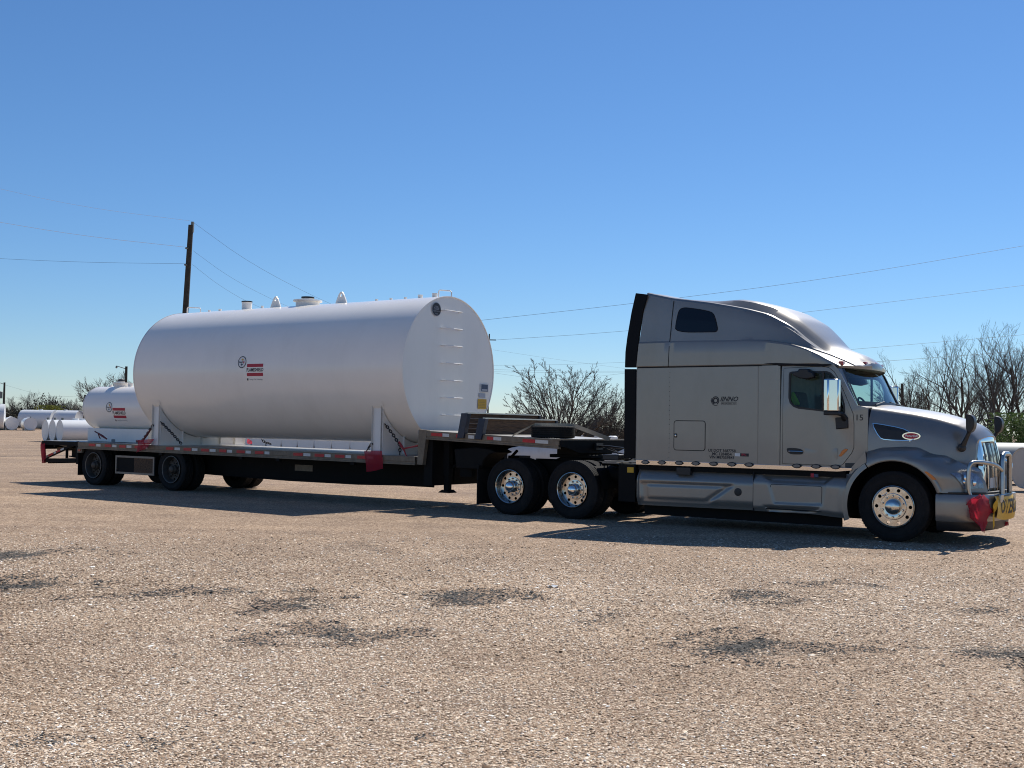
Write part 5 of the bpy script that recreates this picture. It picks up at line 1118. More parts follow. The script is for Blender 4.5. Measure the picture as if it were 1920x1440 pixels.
for px, py, h in ((517, 575, .26), (640, 568, .26)):
    x_ = topx(px, py); a = MB(); w_ = .17
    pl_ = chaikin([(x_ - w_, TZ - .03), (x_ + w_, TZ - .03), (x_ + w_ * .95, TZ + .03), (x_ + .045, TZ + h), (x_ - .045, TZ + h), (x_ - w_ * .95, TZ + .03)], 1)
    a.ring(pl_, circle(x_, TZ + h * .72, .03, n=14), lambda u, v, w: (u, .014 - .028 * w, v), True); a.build('lifting_lug', 'white', BT)
for px, r, h in ((393, .03, .05), (413, .035, .06), (492, .03, .07), (706, .03, .05), (733, .03, .05), (760, .03, .05), (788, .05, .08), (815, .055, .09)):
    nozzle(BT, topx(px, 565), r, h, 'white', 'white')
for px0, px1, py in ((351, 376, 580), (822.5, 846.5, 556)):
    x0, x1 = topx(px0, py), topx(px1, py); a = MB(); a.tube([(x0, .0, TZ - .02), (x0, 0, TZ + .13), (x0 + .03, 0, TZ + .15), (x1 - .03, 0, TZ + .12), (x1, 0, TZ + .09), (x1, 0, TZ - .02)], .013, 8); a.build('grab_rail', 'white', BT)

SR, SZ_, SX0, SX1 = .545, 1.875, -20.49, -17.75
ST = rig_root('small_storage_tank', (-19.8, 0, 1.0), 'smaller white cylinder tank on a white skid at the tail of the trailer', 'tank', 'white storage tanks on the trailer')
make_tank(ST, SR, SZ_, SX0, SX1, n=80)
a = MB(); zb = zlow(-20)
a.box(-20.28, -17.9, -.52, .52, zb + .004, 1.36); sk_ = a.build('skid', 'white', ST, bev=.01)
for px in (212, 258): 
    x_ = S(px, 824, -.53)[0]; a = MB(); a.box(x_ - .07, x_ + .07, -.525, -.5, zb + .012, zb + .075); a.build('fork_pocket', 'ink_grey', sk_, (0, 0, 0))
sticker_on(ST, 223.5, 775.3, SR, SZ_, 0, 1.0); roundel(ST, 204.6, 763.5, SR, SZ_, 0, .95)
for px, r, h in ((227, .17, .16),): manway(ST, S(px, 720, 0)[0], r, h, SZ_ + SR)
nozzle(ST, S(208, 724, 0)[0], .05, .05, 'white', 'white', SZ_ + SR); nozzle(ST, S(245, 724, 0)[0], .06, .08, 'white', 'white', SZ_ + SR)

# ------------------------------------------------------------------ load securing, ramps, spare tyre, flags
def chain_mb(pts, link_l=.075, r=.011):
    "links alternate by a quarter turn"
    mb = MB(); pts = [Vector(p) for p in pts]; L_ = [0]
    for a_, b_ in zip(pts, pts[1:]): L_.append(L_[-1] + (b_ - a_).length)
    n = max(2, int(L_[-1] / (link_l * .72)))
    for i in range(n):
        s0 = L_[-1] * (i + .5) / n; k = max(j for j in range(len(L_) - 1) if L_[j] <= s0); d = (pts[k + 1] - pts[k]).normalized(); c = pts[k] + d * (s0 - L_[k])
        e = d.orthogonal().normalized(); f = d.cross(e); q = e if i % 2 else f
        ring = [c + d * (math.cos(t) * link_l / 2) + q * (math.sin(t) * link_l * .32) for t in np.linspace(0, 2 * math.pi, 11)]
        mb.tube(ring, r, 5, False)
    return mb
def rp(px, py, y): x, z = S(px, py, y); return (x, y, z)
def add_chain(pts, label):
    base = pts[-1]; o = rig_mesh(chain_mb(pts), 'tie_down_chain', 'chain', base, label, 'chain', 'tie down chains'); return o
add_chain([rp(301.5, 791, -1.27), rp(322, 812, -1.20), rp(340, 832, -1.15)], 'dark chain running forward and down from the rear saddle of the huge tank')
add_chain([rp(287, 797, -1.27), rp(277, 812, -1.26), rp(265, 829, -1.25)], 'dark chain running back and down from the rear saddle, beside the small tank')
add_chain([rp(722, 795, -1.2), rp(737, 815, -1.2), rp(744, 826, -1.2), rp(750, 835, -1.2), rp(749.5, 852, -1.22)], 'dark chain running forward and down from the front saddle of the huge tank')
add_chain([rp(698, 832, -1.27), rp(692, 838, -1.27), rp(687, 846, -1.28)], 'short dark chain behind the front saddle, above the square red flag')
add_chain([rp(489, 822, 1.1), rp(496, 829, 1.15), rp(508, 832.5, 1.2)], 'short dark chain on the far side below the middle of the huge tank')
def binder(p0, p1, label, lev, m_='binder'):
    r_ = rig_root('ratchet_binder', p1, label, 'binder', 'load binders')
    a = MB(); a.tube([p0, tuple(p0[i] * .5 + p1[i] * .5 for i in range(3)), p1], [.016, .028, .016], 8); a.build('barrel', m_, r_)
    a = MB(); a.tube(lev, [.018, .013, .016], 8); a.build('handle', m_, r_)
    a = MB(); a.tube([p1, (p1[0] + .05, p1[1], p1[2] - .09), (p1[0] + .09, p1[1], p1[2] - .13)], .014, 6); a.build('hook', m_, r_)
binder(rp(748, 828, -1.22), rp(758, 845, -1.22), 'red ratchet binder in front of the front saddle, at the step of the deck', [rp(757, 841, -1.24), rp(770, 838.5, -1.25), rp(783, 836, -1.25)], 'red')
binder(rp(284, 803, -1.27), rp(268, 826, -1.27), 'dark red ratchet binder between the small tank and the rear saddle', [rp(268, 826, -1.28), rp(262, 828, -1.28), rp(256, 827, -1.28)])
binder(rp(200, 823, -1.1), rp(184, 812, -1.1), 'dark red ratchet binder on the deck before the small tank', [rp(200, 823, -1.12), rp(190, 816, -1.12), rp(178, 809, -1.12)])
# two loading ramps set on edge across the neck
for k, (x_, pl_, pr_, lab) in enumerate(((-7.82, (878, 775), (1022, 782.5), 'taller wooden ramp with blue steel end, behind the other ramp on the trailer neck'), (-7.42, (912.5, 785), (1049, 790.5), 'shorter wooden ramp with blue steel end, beside the spare tyre on the trailer neck'))):
    zb = zup(x_) + .005; zt_ = SX(*pl_, x_)[1]; r_ = rig_root('loading_ramp', (x_, 0, zb), lab, 'ramp', 'loading ramps on the trailer neck')
    y0, y1 = -1.22, 1.15; n = 4; hh = (zt_ - zb) / n; lean = .05
    for i in range(n):
        xo = lean * (i / n - .5); a = MB(); z0 = zb + i * hh
        a.add([(x_ + xo + dx, y, z0 + dz) for dx in (-.03, .03 - .004 * (i % 2)) for y in (y0, y1) for dz in (.001, hh - .001)], [(0, 1, 3, 2), (4, 6, 7, 5), (0, 4, 5, 1), (2, 3, 7, 6), (0, 2, 6, 4), (1, 5, 7, 3)])
        a.build('plank', 'wood', r_, smooth=False)
    a = MB(); a.box(x_ + .01, x_ + .085, y0 - .02, y1 + .02, zt_ - .005, zt_ + .018); a.build('top_angle', 'brushed', r_)
    for yy in (y1,):
        a = MB(); a.box(x_ - .05, x_ + .07, yy, yy + .06, zb, zt_); a.build('end_channel', 'blue_steel', r_)
    p0 = (zt_ + .0); a = MB(); yb = -1.30
    a.prism([(-.02, zt_ - 0), (.13, zt_), (.04, zup(x_) - .09), (-.11, zup(x_) - .09)], yb - .03, y0, lambda u, v, w: (x_ + u, w, v)); a.build('end_channel', 'blue_steel', r_, bev=.006)
# spare tyre lying flat
sp = rig_root('spare_tyre', (-6.28, -.62, zup(-6.28)), 'black spare tyre lying flat on the trailer neck under a pale strap', 'tyre')
z0 = zup(-6.28) + .005; tm = tyre_mesh(.40, .215, .235); mb = MB(); mb.add([(-6.28 + x, -.62 + z, z0 + .1075 + y) for x, y, z in tm.v], tm.f); mb.build('tyre', 'rubber', sp, ang=30)
mb = MB(); mb.lathe([(.235, z0 + .03), (.215, z0 + .05), (.215, z0 + .17), (.235, z0 + .19)], 40, (-6.28, -.62, 0), 'z'); mb.build('bead', 'tread', sp)
p0 = rp(961.5, 816.5, -1.27); p1 = rp(1009, 794.5, -.95); p1 = (-6.55, -.85, z0 + .23); p2 = (-6.02, -.35, z0 + .232); p3 = (-5.6, .25, zup(-5.75) + .01)
mb = MB(); pth = [Vector(p0), Vector(p1), Vector(p2), Vector(p3)]
w_ = Vector((.035, .0, .035)); mb.grid([[tuple(p - w_ * .8), tuple(p + w_ * .8)] for p in pth]); mb.grid([[tuple(p - w_ * .8 + Vector((0, 0, .006))), tuple(p + w_ * .8 + Vector((0, 0, .006)))] for p in pth])
rig_mesh(mb, 'ratchet_strap', 'strap', p0, 'pale strap pulled over the spare tyre on the trailer neck', 'strap', smooth=False)
# red mesh flags
def flag(px, y, lab, wav=.015, nx=14, seed=1, bias=0.0):
    "px: top-left, top-right, bottom-right, bottom-left"
    rnd = random.Random(seed); q = [S(*p, y) for p in px]; mb = MB(); rows = []
    for j in range(nx):
        v = j / (nx - 1); row = []
        for i in range(nx):
            u = i / (nx - 1); x = (q[0][0] * (1 - u) + q[1][0] * u) * (1 - v) + (q[3][0] * (1 - u) + q[2][0] * u) * v; z = (q[0][1] * (1 - u) + q[1][1] * u) * (1 - v) + (q[3][1] * (1 - u) + q[2][1] * u) * v
            row.append((x, y - .015 - wav * (1 + math.sin(u * 7 + v * 2.5 + seed)) * (.3 + v) - bias * v, z + .01 * math.sin(u * 5 + seed) * v))
        rows.append(row)
    mb.grid(rows); b_ = (q[0][0], y, q[0][1]); return rig_mesh(mb, 'warning_flag', 'flag', b_, lab, 'flag', 'red warning flags')
flag(((684, 845), (717, 845), (720, 879.5), (688.5, 884.5)), -1.31, 'square red mesh flag hanging from the trailer edge below the front saddle', .012, seed=3)
flag(((259, 825), (291, 823), (283, 838), (262, 848)), -1.31, 'ragged red flag hanging from the trailer edge below the rear saddle', .03, seed=5)
flag(((77.5, 833), (86, 831), (87, 860), (80, 866)), -1.30, 'dark red flag hanging at the tail corner of the trailer', .02, seed=8)
flag(((466, 822), (474, 827), (474, 832), (464, 832)), 1.2, 'small bright red flag on the far edge of the lower deck', .02, seed=8)
# the pair on the truck's bumper: a bunched mesh flag and its trailing corner
mb = MB(); rows = []
fp = [((1836, 928), (1848, 929)), ((1820, 936), (1858, 936)), ((1811, 950), (1864, 946)), ((1813, 962), (1864, 958)), ((1822, 974), (1858, 970)), ((1834, 985), (1851, 983)), ((1843, 998), (1847, 999))]
fq = []
for (l, r_) in fp: fq.append((S(*l, -1.05), S(*r_, -1.05)))
nn = 16
for j in range(31):
    k = j / 30 * (len(fq) - 1); i0 = min(int(k), len(fq) - 2); t = k - i0; L_ = np.array(fq[i0][0]) * (1 - t) + np.array(fq[i0 + 1][0]) * t; R_ = np.array(fq[i0][1]) * (1 - t) + np.array(fq[i0 + 1][1]) * t
    row = []
    for i in range(nn):
        u = i / (nn - 1); p = L_ * (1 - u) + R_ * u; bul = .12 * math.sin(math.pi * u) * math.sin(math.pi * min(1, .1 + j / 32)) + .045 * math.sin(8 * u + j * .30) + .028 * abs(math.sin(13 * u - j * .22 + 1)) + .006 * math.sin(21 * u + j * .5)
        ed = .016 * math.sin(j * .55) * (abs(u - .5) * 2) ** 2
        row.append((p[0] + ed, -1.10 - bul + .55 * u * u, p[1] + .012 * math.sin(11 * u + j * .4)))
    rows.append(row)
# re-aim: the cloth wraps round the bumper corner, so move its right side inboard along the sight line
rows2 = []
for row in rows:
    r2 = []
    for (x, y, z) in row:
        w = V(x, -1.05, z); d = np.array(w) - EYEP; t = ((ORG + y * uy - EYEP) @ uy) / (d @ uy); p = EYEP + d * t - ORG; r2.append((float(p @ ux), y, float(p[2])))
    rows2.append(r2)
mb.grid(rows2); rig_mesh(mb, 'warning_flag', 'flag', rows2[0][8], 'bunched dark red mesh flag tied at the near corner of the truck bumper', 'flag', 'red warning flags')
y_ = .15; pts = [S(*p, y_) for p in ((1851, 981.5), (1874, 975), (1891, 979), (1891.5, 985), (1852, 991.5))]
mb = MB(); mb.prism_y(pts, y_ - .004, y_ + .004); rig_mesh(mb, 'warning_flag', 'flag', (pts[0][0], y_, pts[0][1]), 'flat red flag edge sticking out below the yellow banner', 'flag', 'red warning flags')
# yellow banner across the bumper
BN = rig_root('oversize_banner', (1.4, 0, .40), 'folded yellow banner with black letters tied across the truck bumper', 'banner')
def ban(y, v):
    "lateral position, 0..1 height"
    x = 1.325 - .10 * y * y + .02 * math.sin(6 * y + 2 * v) + .035 * math.sin(math.pi * v)
    return (x, y, .365 + .36 * v + .014 * math.sin(5 * y) - .03 * (1 - v) * math.sin(3 * y + 1))
mb = MB(); mb.grid([[ban(y, v) for y in np.linspace(-.66, .62, 40)] for v in np.linspace(0, 1, 10)]); mb.build('vinyl', 'banner', BN)
def banl(u, v):
    p = ban(min(.62, u + .02), .5 + v / .40); return (p[0] + .006, p[1], p[2])
t = text_mb('OVERSIZE', .31, lambda u, v: banl(u * .72, v), 0, .007); t.build('lettering', 'ink', BN, smooth=False)
mb = MB(); mb.grid([[(ban(y, v)[0] + .004, y, ban(y, v)[2]) for y in np.linspace(-.66, .62, 30)] for v in (.93, 1.0)]); mb.build('top_hem', 'ink', BN)
mb = MB(); mb.grid([[(1.30 - .05 * t + .02 * math.sin(t * 9), -.66 - .05 * t + w * .02, .73 - .30 * t - w * .10 * (1 + t)) for w in (0, .5, 1)] for t in np.linspace(0, 1, 8)]); mb.build('folded_corner', 'banner', BN)

# ------------------------------------------------------------------ background: yard tanks
random.seed(23)
def far_tank(name, p0, ang, L_, R_, zc, label, group=None, m_='farwhite', lugs=(), cap=True, feet=True):
    "p0: ground point under the near end, ang: heading of the axis"
    r_ = empty(name, (p0[0], p0[1], 0), ang); tag(r_, label, 'tank', group)
    a = MB(); a.lathe([(R_, 0), (R_, L_ * .25), (R_, L_ * .75), (R_, L_)], 40, (0, 0, zc), 'x'); a.build('shell', m_, r_)
    for x, sg in ((0, -1), (L_, 1)):
        a = MB(); a.lathe([(R_ + .006, x - sg * .04), (R_ + .004, x), (R_ * .97, x + sg * .004), (R_ * .95, x - sg * .012), (.001, x - sg * .012)], 40, (0, 0, zc), 'x'); a.build('head', m_, r_)
    if feet:
        for x in (L_ * .18, L_ * .82):
            a = MB(); a.box(x - .1, x + .1, -R_ * .8, R_ * .8, 0, zc - R_ * .62); a.build('saddle', m_, r_)
    if cap:
        for k, (x, r, h) in enumerate(((.18, .09, .14), (L_ * .45, .22, .12), (L_ * .8, .07, .12))):
            a = MB(); a.lathe([(r, zc + R_ - .03), (r, zc + R_ + h), (.001, zc + R_ + h)], 14, (x, 0, 0), 'z'); a.build('nozzle', 'xfmr' if k != 1 else m_, r_)
    for x in lugs:
        a = MB(); a.prism_y([(x - .12, zc + R_ - .02), (x + .12, zc + R_ - .02), (x + .03, zc + R_ + .2), (x - .03, zc + R_ + .2)], -.012, .012); a.build('lifting_lug', m_, r_)
    return r_
AX = R(39.5); row = np.array([math.cos(AX - math.pi / 2), math.sin(AX - math.pi / 2)])
P0 = np.array(AT(84.5, 806, 80.0)[:2])
names3 = ['white yard tank at the far left of the three behind the trailer tail', 'white yard tank in the middle of the three behind the trailer tail', 'white yard tank nearest the small tank, right of the three behind the trailer tail']
for i in range(31):
    if 3 <= i < 14: continue          # a gap in the row
    p = P0 + row * 1.52 * i
    lab = names3[i] if i < 3 else 'white tank in the row glimpsed between the trailer deck and the huge tank'
    far_tank('yard_tank', p, AX, 4.6, .74, .785, lab, 'row of white yard tanks behind the trailer', feet=False)
# long tank whose top shows over the trailer neck
p = AT(925, 845, 41.0); lt = far_tank('yard_tank', p[:2], -.03, 12.5, .54, .58, 'long white tank with fittings on top, beyond the trailer neck', lugs=[(AT(q, 815, 40.8)[0] - p[0]) for q in (1092, 1117)], feet=True, cap=False, m_='dull_white')
for q, r, h in ((1128, .16, .17), (1149.5, .17, .20), (1075, .05, .09), (1084, .05, .1), (1103, .06, .09), (1110, .05, .08), (1139, .05, .07), (1162, .05, .09)):
    x_ = AT(q, 815, 40.8)[0] - p[0]; a = MB(); a.lathe([(r * .8, 1.09), (r * .8, 1.12 + h * .5), (r, 1.12 + h * .5), (r, 1.12 + h * .8), (r * .6, 1.12 + h), (.001, 1.12 + h)], 16, (x_, 0, 0), 'z'); a.build('nozzle', 'farwhite', lt)
# far left group
def endon(px0, px1, py0, py1, Y, ang, L_, lab, m_='farwhite'):
    c = AT((px0 + px1) / 2, (py0 + py1) / 2, Y); r = (px1 - px0) / 2 / FPX * Y * 1.0; far_tank('yard_tank', c[:2], ang, L_, r, max(c[2], r + .02), lab, 'far white tanks at the left edge of the yard', m_)
endon(10.5, 34.5, 784, 804, 150, R(118), 4.5, 'round white tank end, second from the left edge of the yard')
endon(45.5, 69, 785, 805, 150, R(118), 4.5, 'round white tank end, third from the left edge of the yard')
c = AT(8, 805, 150); far_tank('yard_tank', (c[0], c[1]), R(200), 6, 1.7, 1.72, 'big white tank cut off by the left edge of the picture', 'far white tanks at the left edge of the yard')
for px, lab in ((104, 'larger white tank far behind the three, left one of a sunlit pair'), (150, 'larger white tank far behind the three, right one of a sunlit pair')):
    c = AT(px, 790, 165); far_tank('yard_tank', (c[0], c[1]), R(168), 5.2, 1.35, 1.5, lab, 'far white tanks at the left edge of the yard')
# tanks at the right edge
c = G(1898, 921); far_tank('yard_tank', (c[0] + .3, c[1]), R(12), 5, .58, .66, 'beige primed tank at the right edge, beyond the truck bumper', None, 'beige_tank', cap=False)
c = AT(1815, 880, 37); far_tank('yard_tank', (c[0], c[1]), R(8), 6, .62, .72, 'dark grey tank behind the beige tank and the grille guard', None, 'grey_tank', cap=False)

# ------------------------------------------------------------------ poles and lines
def pole(px, py_top, Y, r, lab, lean=0.0, m_='pole', cat='pole', extra=None):
    t = AT(px, py_top, Y); r_ = empty('utility_pole', (t[0] - lean * t[2], t[1], 0)); tag(r_, lab, cat)
    a = MB(); a.tube([(0, 0, -.1), (lean * t[2] * .5, 0, t[2] * .5), (lean * t[2], 0, t[2])], [r * 1.25, r * 1.1, r * .9], 14); a.build('shaft', m_, r_)
    return r_, t
r_, t0 = pole(358, 422, 55, .135, 'tall wooden utility pole rising behind the huge tank', .035)
tp = (t0[2] * .035, 0, t0[2])
a = MB(); a.box(tp[0] + .02, tp[0] + .14, -.06, .06, tp[2] - .35, tp[2] + .16); a.build('top_bracket', 'xfmr', r_)
for dz in (-1.15, -1.95):
    a = MB(); a.lathe([(.03, -.16), (.055, -.1), (.03, -.05), (.05, 0)], 10, (tp[0] + dz * .035, -.15, tp[2] + dz), 'x'); a.build('insulator', 'xfmr', r_)
def small_pole(px, py, Y, lab, xf=True, arm=True):
    q, t = pole(px, py, Y, .13, lab); h = t[2]
    if xf:
        a = MB(); a.lathe([(.001, h - 2.1), (.24, h - 2.1), (.24, h - 1.25), (.2, h - 1.2), (.001, h - 1.18)], 14, (-.45, 0, 0), 'z'); a.build('transformer', 'xfmr', q)
    if arm:
        a = MB(); a.tube([(0, 0, h - .25), (-.5, 0, h - .1), (-.9, 0, h + .02)], .035, 6); a.build('arm', 'xfmr', q); a = MB(); a.lathe([(.05, h - .2), (.11, h - .1), (.05, h + .05)], 10, (-.95, 0, 0), 'z'); a.build('lightning_arrester', 'xfmr', q)
small_pole(8.5, 717, 150, 'utility pole with transformer by the far left tree line')
small_pole(237, 687, 110, 'utility pole with transformer just left of the huge tank')
small_pole(159.5, 740, 150, 'short pole tip beside the left end of the small tank', False, False)
q, t = pole(917.5, 626, 70, .045, 'pole tip with a short crossarm peeking past the tank ladder end'); a = MB(); a.box(-.05, .42, -.03, .03, t[2] - .40, t[2] - .34); a.build('crossarm', 'pole', q)
q, t = pole(1691.5, 719, 48, .062, 'dark pole carrying a yard lamp, behind the truck windscreen', -.02); h = t[2]; lx_ = -.02 * h
a = MB(); a.tube(chaikin([(lx_, 0, h - .35), (lx_ - .18, 0, h - .12), (lx_ - .36, 0, h - .10), (lx_ - .46, 0, h - .2)], 2, False), .02, 8); a.build('lamp_arm', 'xfmr', q)
a = MB(); a.lathe([(.04, h - .12), (.06, h - .2), (.12, h - .34), (.13, h - .36), (.10, h - .46), (.001, h - .48)], 16, (lx_ - .5, 0, 0), 'z'); a.build('lamp_head', 'xfmr', q)
def wire(pts, Y, lab, r=.014, m_='wire'):
    r = r * .42
    Ys = Y if isinstance(Y, (list, tuple)) else [Y] * len(pts); P3 = [AT(p[0], p[1], y) for p, y in zip(pts, Ys)]
    b_ = P3[0]; a = MB(); a.tube([tuple(np.array(p) - np.array(b_)) for p in chaikin(P3, 2, False)], r, 5); o = a.build('power_line', m_, None, b_); tag(o, lab, 'power line', 'overhead power lines')
wire([(-40, 345), (150, 388), (356, 414)], 55, 'topmost thin power line running left from the tall pole', .012, 'wire_bright')
wire([(-40, 410), (150, 442), (349, 463.5)], 55, 'pale power line running left from the upper part of the tall pole', .018, 'wire_bright')
wire([(-40, 483), (150, 492), (351, 494.5)], 55, 'dark power line running left from the middle of the tall pole')
wire([(364, 418), (470, 495), (612, 568), (700, 600)], [55, 60, 66, 72], 'power line dropping right from the top of the tall pole')
wire([(362, 470), (430, 520), (512, 563), (600, 600)], [55, 60, 66, 72], 'middle power line dropping right from the tall pole', .012)
wire([(361, 496), (410, 535), (470, 570), (560, 605)], [55, 60, 66, 72], 'lowest power line dropping right from the tall pole', .012)
wire([(880, 603), (1200, 568), (1560, 522), (1960, 454)], 48, 'highest power line above the truck roof', .015)
wire([(890, 640), (1200, 620), (1560, 580), (1960, 530)], 48, 'second power line crossing behind the truck roof', .013)
wire([(1500, 663), (1720, 645), (1960, 624)], 48, 'third power line right of the truck visor', .013)
wire([(1500, 688), (1720, 673), (1960, 655)], 48, 'lowest power line crossing the bare trees at the right', .015)
wire([(925, 656), (1050, 675), (1180, 692)], 70, 'faint slanting line above the middle bare tree', .009)
wire([(925, 685), (1050, 684), (1180, 679)], 70, 'upper level line across the top of the middle bare tree', .011)
wire([(925, 693), (1050, 696), (1180, 696)], 70, 'middle level line across the middle bare tree', .012)
wire([(925, 697), (1050, 699), (1180, 699)], 70, 'lower level line across the middle bare tree', .012)
wire([(925, 699), (1000, 710), (1090, 709), (1180, 699)], 70, 'sagging line across the crown of the middle bare tree', .012)
wire([(10, 722), (90, 745), (160, 742)], 150, 'thin line from the far left pole to the short pole tip', .02)

# ------------------------------------------------------------------ trees
def bare_tree(seed, H, spread, stems, maxlev=4, up=.5, kids=(6, 5, 4, 3), r0=.09, twig=.010, ratio=(.45, .75), jit=.10):
    rnd = random.Random(seed); tr = MB(); cr = MB()
    def grow(p, d, L_, r, lev):
        n = 4 if lev < 3 else 2; pts = [p]; q = p.copy(); dd = d.copy()
        for i in range(n):
            dd = (dd + Vector((rnd.gauss(0, jit), rnd.gauss(0, jit), rnd.gauss(0, jit) + up * .12))).normalized(); q = q + dd * (L_ / n); pts.append(q.copy())
        rs = [max(twig * .55, r * (1 - .75 * i / n)) for i in range(n + 1)]
        (tr if lev == 0 else cr).tube(pts, rs, 7 if lev == 0 else (5 if lev == 1 else 3), False)
        if lev >= maxlev: return
        k = kids[min(lev, len(kids) - 1)]
        for j in range(k):
            t = .22 + .76 * (j + rnd.random()) / k; i = min(n - 1, int(t * n)); b_ = pts[i].lerp(pts[i + 1], t * n - i)
            base = (pts[i + 1] - pts[i]).normalized(); perp = base.orthogonal().normalized(); perp.rotate(Matrix.Rotation(rnd.uniform(0, 2 * math.pi), 3, base))
            a_ = rnd.uniform(.30, .70); nd = (base * math.cos(a_) + perp * math.sin(a_)).normalized(); nd.z = max(nd.z, -.05)
            grow(b_, nd.normalized(), L_ * rnd.uniform(*ratio) * (1.12 - .4 * t), max(twig, r * .45 * (1.15 - .5 * t)), lev + 1)
    for s_ in range(stems):
        a_ = 2 * math.pi * (s_ + rnd.random() * .6) / stems; tl = spread * (.15 + .85 * ((s_ * .618) % 1)) if stems > 1 else .03
        grow(Vector((.15 * math.cos(a_) * (stems > 1), .15 * math.sin(a_) * (stems > 1), -.05)), Vector((math.cos(a_) * math.sin(tl), math.sin(a_) * math.sin(tl), math.cos(tl))), H * rnd.uniform(.62, .76) * (1 - .42 * (tl / max(.1, spread)) ** 1.6 * (stems > 8)), r0 * rnd.uniform(.75, 1.1), 0)
    zs = sorted(v[2] for v in cr.v); top = zs[int(len(zs) * .9985)]; k = H / top
    for mb in (tr, cr): mb.v = [(x * k, y * k, z * k) for x, y, z in mb.v]
    return mdata(tr, 'trunk', 'bark'), mdata(cr, 'crown', 'twig')
TM = [bare_tree(3, 6.0, 1.35, 24, 4, .3, (9, 6, 4, 3), .055, .0085, (.30, .48), .05), bare_tree(8, 7.0, .50, 4, 4, .55, (7, 5, 4, 3), .11, .0048, (.42, .66), .09), bare_tree(14, 6.5, .65, 4, 4, .5, (7, 5, 4, 3), .11, .005, (.42, .66), .09), bare_tree(21, 6.0, .85, 6, 3, .4, (9, 7, 5), .10, .017, (.4, .65), .1)]
def tree(px, py_top, Y, mesh_i, lab, sc_w=1.0, rot=0.0, group='bare trees beyond the yard'):
    t = AT(px, py_top, Y); H0 = [6.0, 7.0, 6.5, 6.0][mesh_i]; s_ = t[2] / H0
    r_ = empty('bare_tree', (t[0], t[1], 0), rot); tag(r_, lab, 'tree', group)
    for nm, me in zip(('trunk', 'crown'), TM[mesh_i]):
        o = link(nm, me, r_, (0, 0, 0)); o.scale = (s_ * sc_w, s_ * sc_w, s_)
tree(1055, 678, 82, 0, 'spreading bare tree in the middle, above the trailer neck', 1.2, .4)
tree(1135, 722, 84, 0, 'lower bare tree joined to the right of the middle tree, by the black sleeper edge', .85, 2.2)
tree(1742, 645, 58, 1, 'bare tree right of the yard lamp, above the truck hood', 1.0, .3)
tree(1800, 626, 60, 1, 'taller bare tree above the middle of the hood', .95, 1.9)
tree(1845, 650, 63, 2, 'bare tree behind the hood mirrors', 1.0, .8)
tree(1893, 603, 56, 1, 'tallest bare tree near the right edge, with the leaning dark trunk', .95, 3.0)
tree(1925, 622, 62, 2, 'bare tree cut by the right edge of the picture', 1.1, 4.0)
tree(1705, 700, 66, 3, 'low thin bare tree beside the yard lamp pole', .7, 1.0)
tree(235, 699, 135, 3, 'wide bare tree behind the small tank', 1.15, .5)
tree(195, 712, 140, 3, 'smaller bare tree left of the utility pole by the small tank', .9, 2.5)
for k, (px, py, mi, w_, lab) in enumerate(((-15, 745, 3, 1.2, 'bare tree at the very left edge'), (22, 744, 3, 1.0, 'bare tree just right of the far left pole'), (57, 731, 2, .9, 'pointed bare tree above the far left tanks'), (92, 741, 3, 1.0, 'bare tree above the yellow green bush'), (118, 750, 3, 1.0, 'low bare tree left of the gap in the tree line'), (146, 748, 3, 1.0, 'low bare tree right next to the small tank end'))):
    tree(px, py, 195, mi, lab, w_, k * 1.3, 'bare trees along the far left tree line')
def leafy(name, px, py_top, Y, w_, lab, m_, n, leaf, seed, cat='bush', group=None):
    rnd = random.Random(seed); t = AT(px, py_top, Y); H = t[2]; r_ = empty(name, (t[0], t[1], 0)); tag(r_, lab, cat, group)
    a = MB()
    for k in range(7): a_ = rnd.uniform(0, 6.28); a.tube([(0, 0, 0), (w_ * .2 * math.cos(a_), w_ * .2 * math.sin(a_), H * .4), (w_ * .36 * math.cos(a_), w_ * .36 * math.sin(a_), H * rnd.uniform(.6, .9))], [.04, .03, .012], 5)
    a.build('stem', 'bark', r_)
    mb = MB(); cl = [(rnd.gauss(0, w_ * .24), rnd.gauss(0, w_ * .24), H * rnd.uniform(.12, .93), rnd.uniform(.12, .26) * w_) for _ in range(46)]
    for k in range(n):
        c = cl[k % len(cl)]; p = Vector((c[0] + rnd.gauss(0, c[3] * .6), c[1] + rnd.gauss(0, c[3] * .6), min(H, max(.05, c[2] + rnd.gauss(0, c[3] * .6)))))
        u = Vector((rnd.gauss(0, 1), rnd.gauss(0, 1), rnd.gauss(0, 1))).normalized(); v = u.orthogonal().normalized(); l = leaf * rnd.uniform(.6, 1.3)
        mb.add([p - u * l, p + v * l * .45, p + u * l, p - v * l * .45], [(0, 1, 2, 3)])
    mb.build('foliage', m_, r_, smooth=False)
leafy('green_bush', 1905, 775, 46, 2.4, 'fresh green bush behind the tanks at the right edge', 'leaf', 5200, .07, 4)
leafy('green_bush', 1862, 800, 48, 1.6, 'smaller green bush at the foot of the tallest bare tree', 'leaf', 2600, .06, 9)
leafy('green_bush', 98, 761, 175, 3.4, 'round yellow green bush below the far left trees', 'leaf_y', 3000, .17, 6)
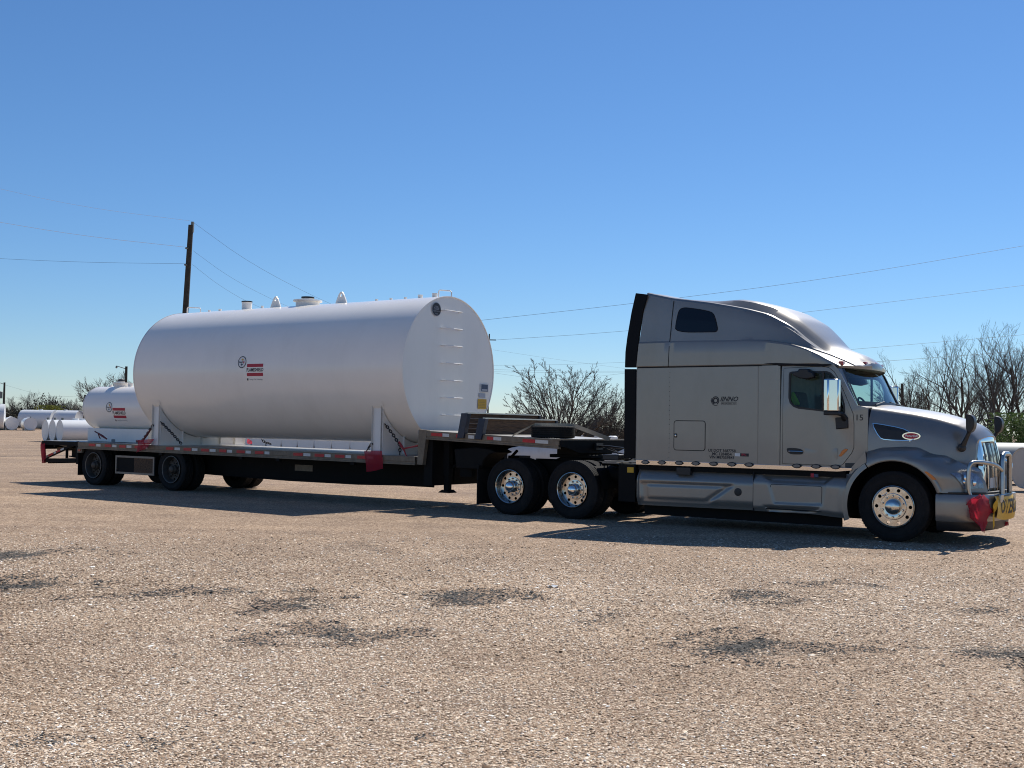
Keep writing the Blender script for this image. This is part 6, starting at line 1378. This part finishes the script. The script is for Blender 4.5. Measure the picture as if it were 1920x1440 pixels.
# undergrowth along the back of the yard
def brush(name, px0, px1, Y0, Y1, h, n, lab, seed, tw=.018, leaf=.10):
    rnd = random.Random(seed); mb = MB(); x0 = AT(px0, 800, Y0)[0]; x1 = AT(px1, 800, Y1)[0]
    for k in range(n):
        u = rnd.random(); Y = Y0 + (Y1 - Y0) * u + rnd.uniform(-5, 6); x = x0 + (x1 - x0) * u; hh = h * (.5 + .35 * math.sin(x * .31) + .25 * math.sin(x * .83 + 1)) * rnd.uniform(.35, 1.05) + .4
        z0 = rnd.uniform(0, hh * .8); p = Vector((x, Y, z0)); q = p + Vector((rnd.gauss(0, .35), rnd.gauss(0, .35), rnd.uniform(.25, .9)))
        mb.tube([p, p.lerp(q, .5) + Vector((rnd.gauss(0, .06), 0, 0)), q], [tw, tw * .8, tw * .4], 3, False)
        for _ in range(2):
            c = p.lerp(q, rnd.random()) + Vector((rnd.gauss(0, .15), rnd.gauss(0, .15), rnd.gauss(0, .1))); a_ = Vector((rnd.gauss(0, 1), rnd.gauss(0, 1), rnd.gauss(0, 1))).normalized(); b_ = a_.orthogonal().normalized(); l = leaf * rnd.uniform(.6, 1.4)
            c.z = max(.05, c.z); mb.add([c - a_ * l, c + b_ * l * .4, c + a_ * l, c - b_ * l * .4], [(0, 1, 2, 3)])
    o = mb.build(name, 'brush', smooth=False); tag(o, lab, 'brush', None, 'stuff')
brush('undergrowth', 300, 1450, 98, 84, 2.6, 11000, 'dense brown undergrowth along the back of the yard beyond the trailer', 2)
brush('undergrowth', 1450, 2150, 84, 72, 1.5, 4000, 'low brown undergrowth below the bare trees at the right', 12)
brush('undergrowth', -120, 420, 215, 150, 6.0, 15000, 'dark brown undergrowth below the far left trees', 5, .035, .2)
# scrap of litter
c = G(1037, 1101); a = MB(); rows = [[(.10 * (i / 6 - .5) * (1 + .2 * math.sin(j)), .07 * (j / 4 - .5), .012 + .010 * math.sin(i * 1.3 + j)) for i in range(7)] for j in range(5)]; a.grid(rows); o = a.build('litter_scrap', 'sticker_white', None, c); tag(o, 'small white scrap of litter on the gravel before the truck', 'litter')
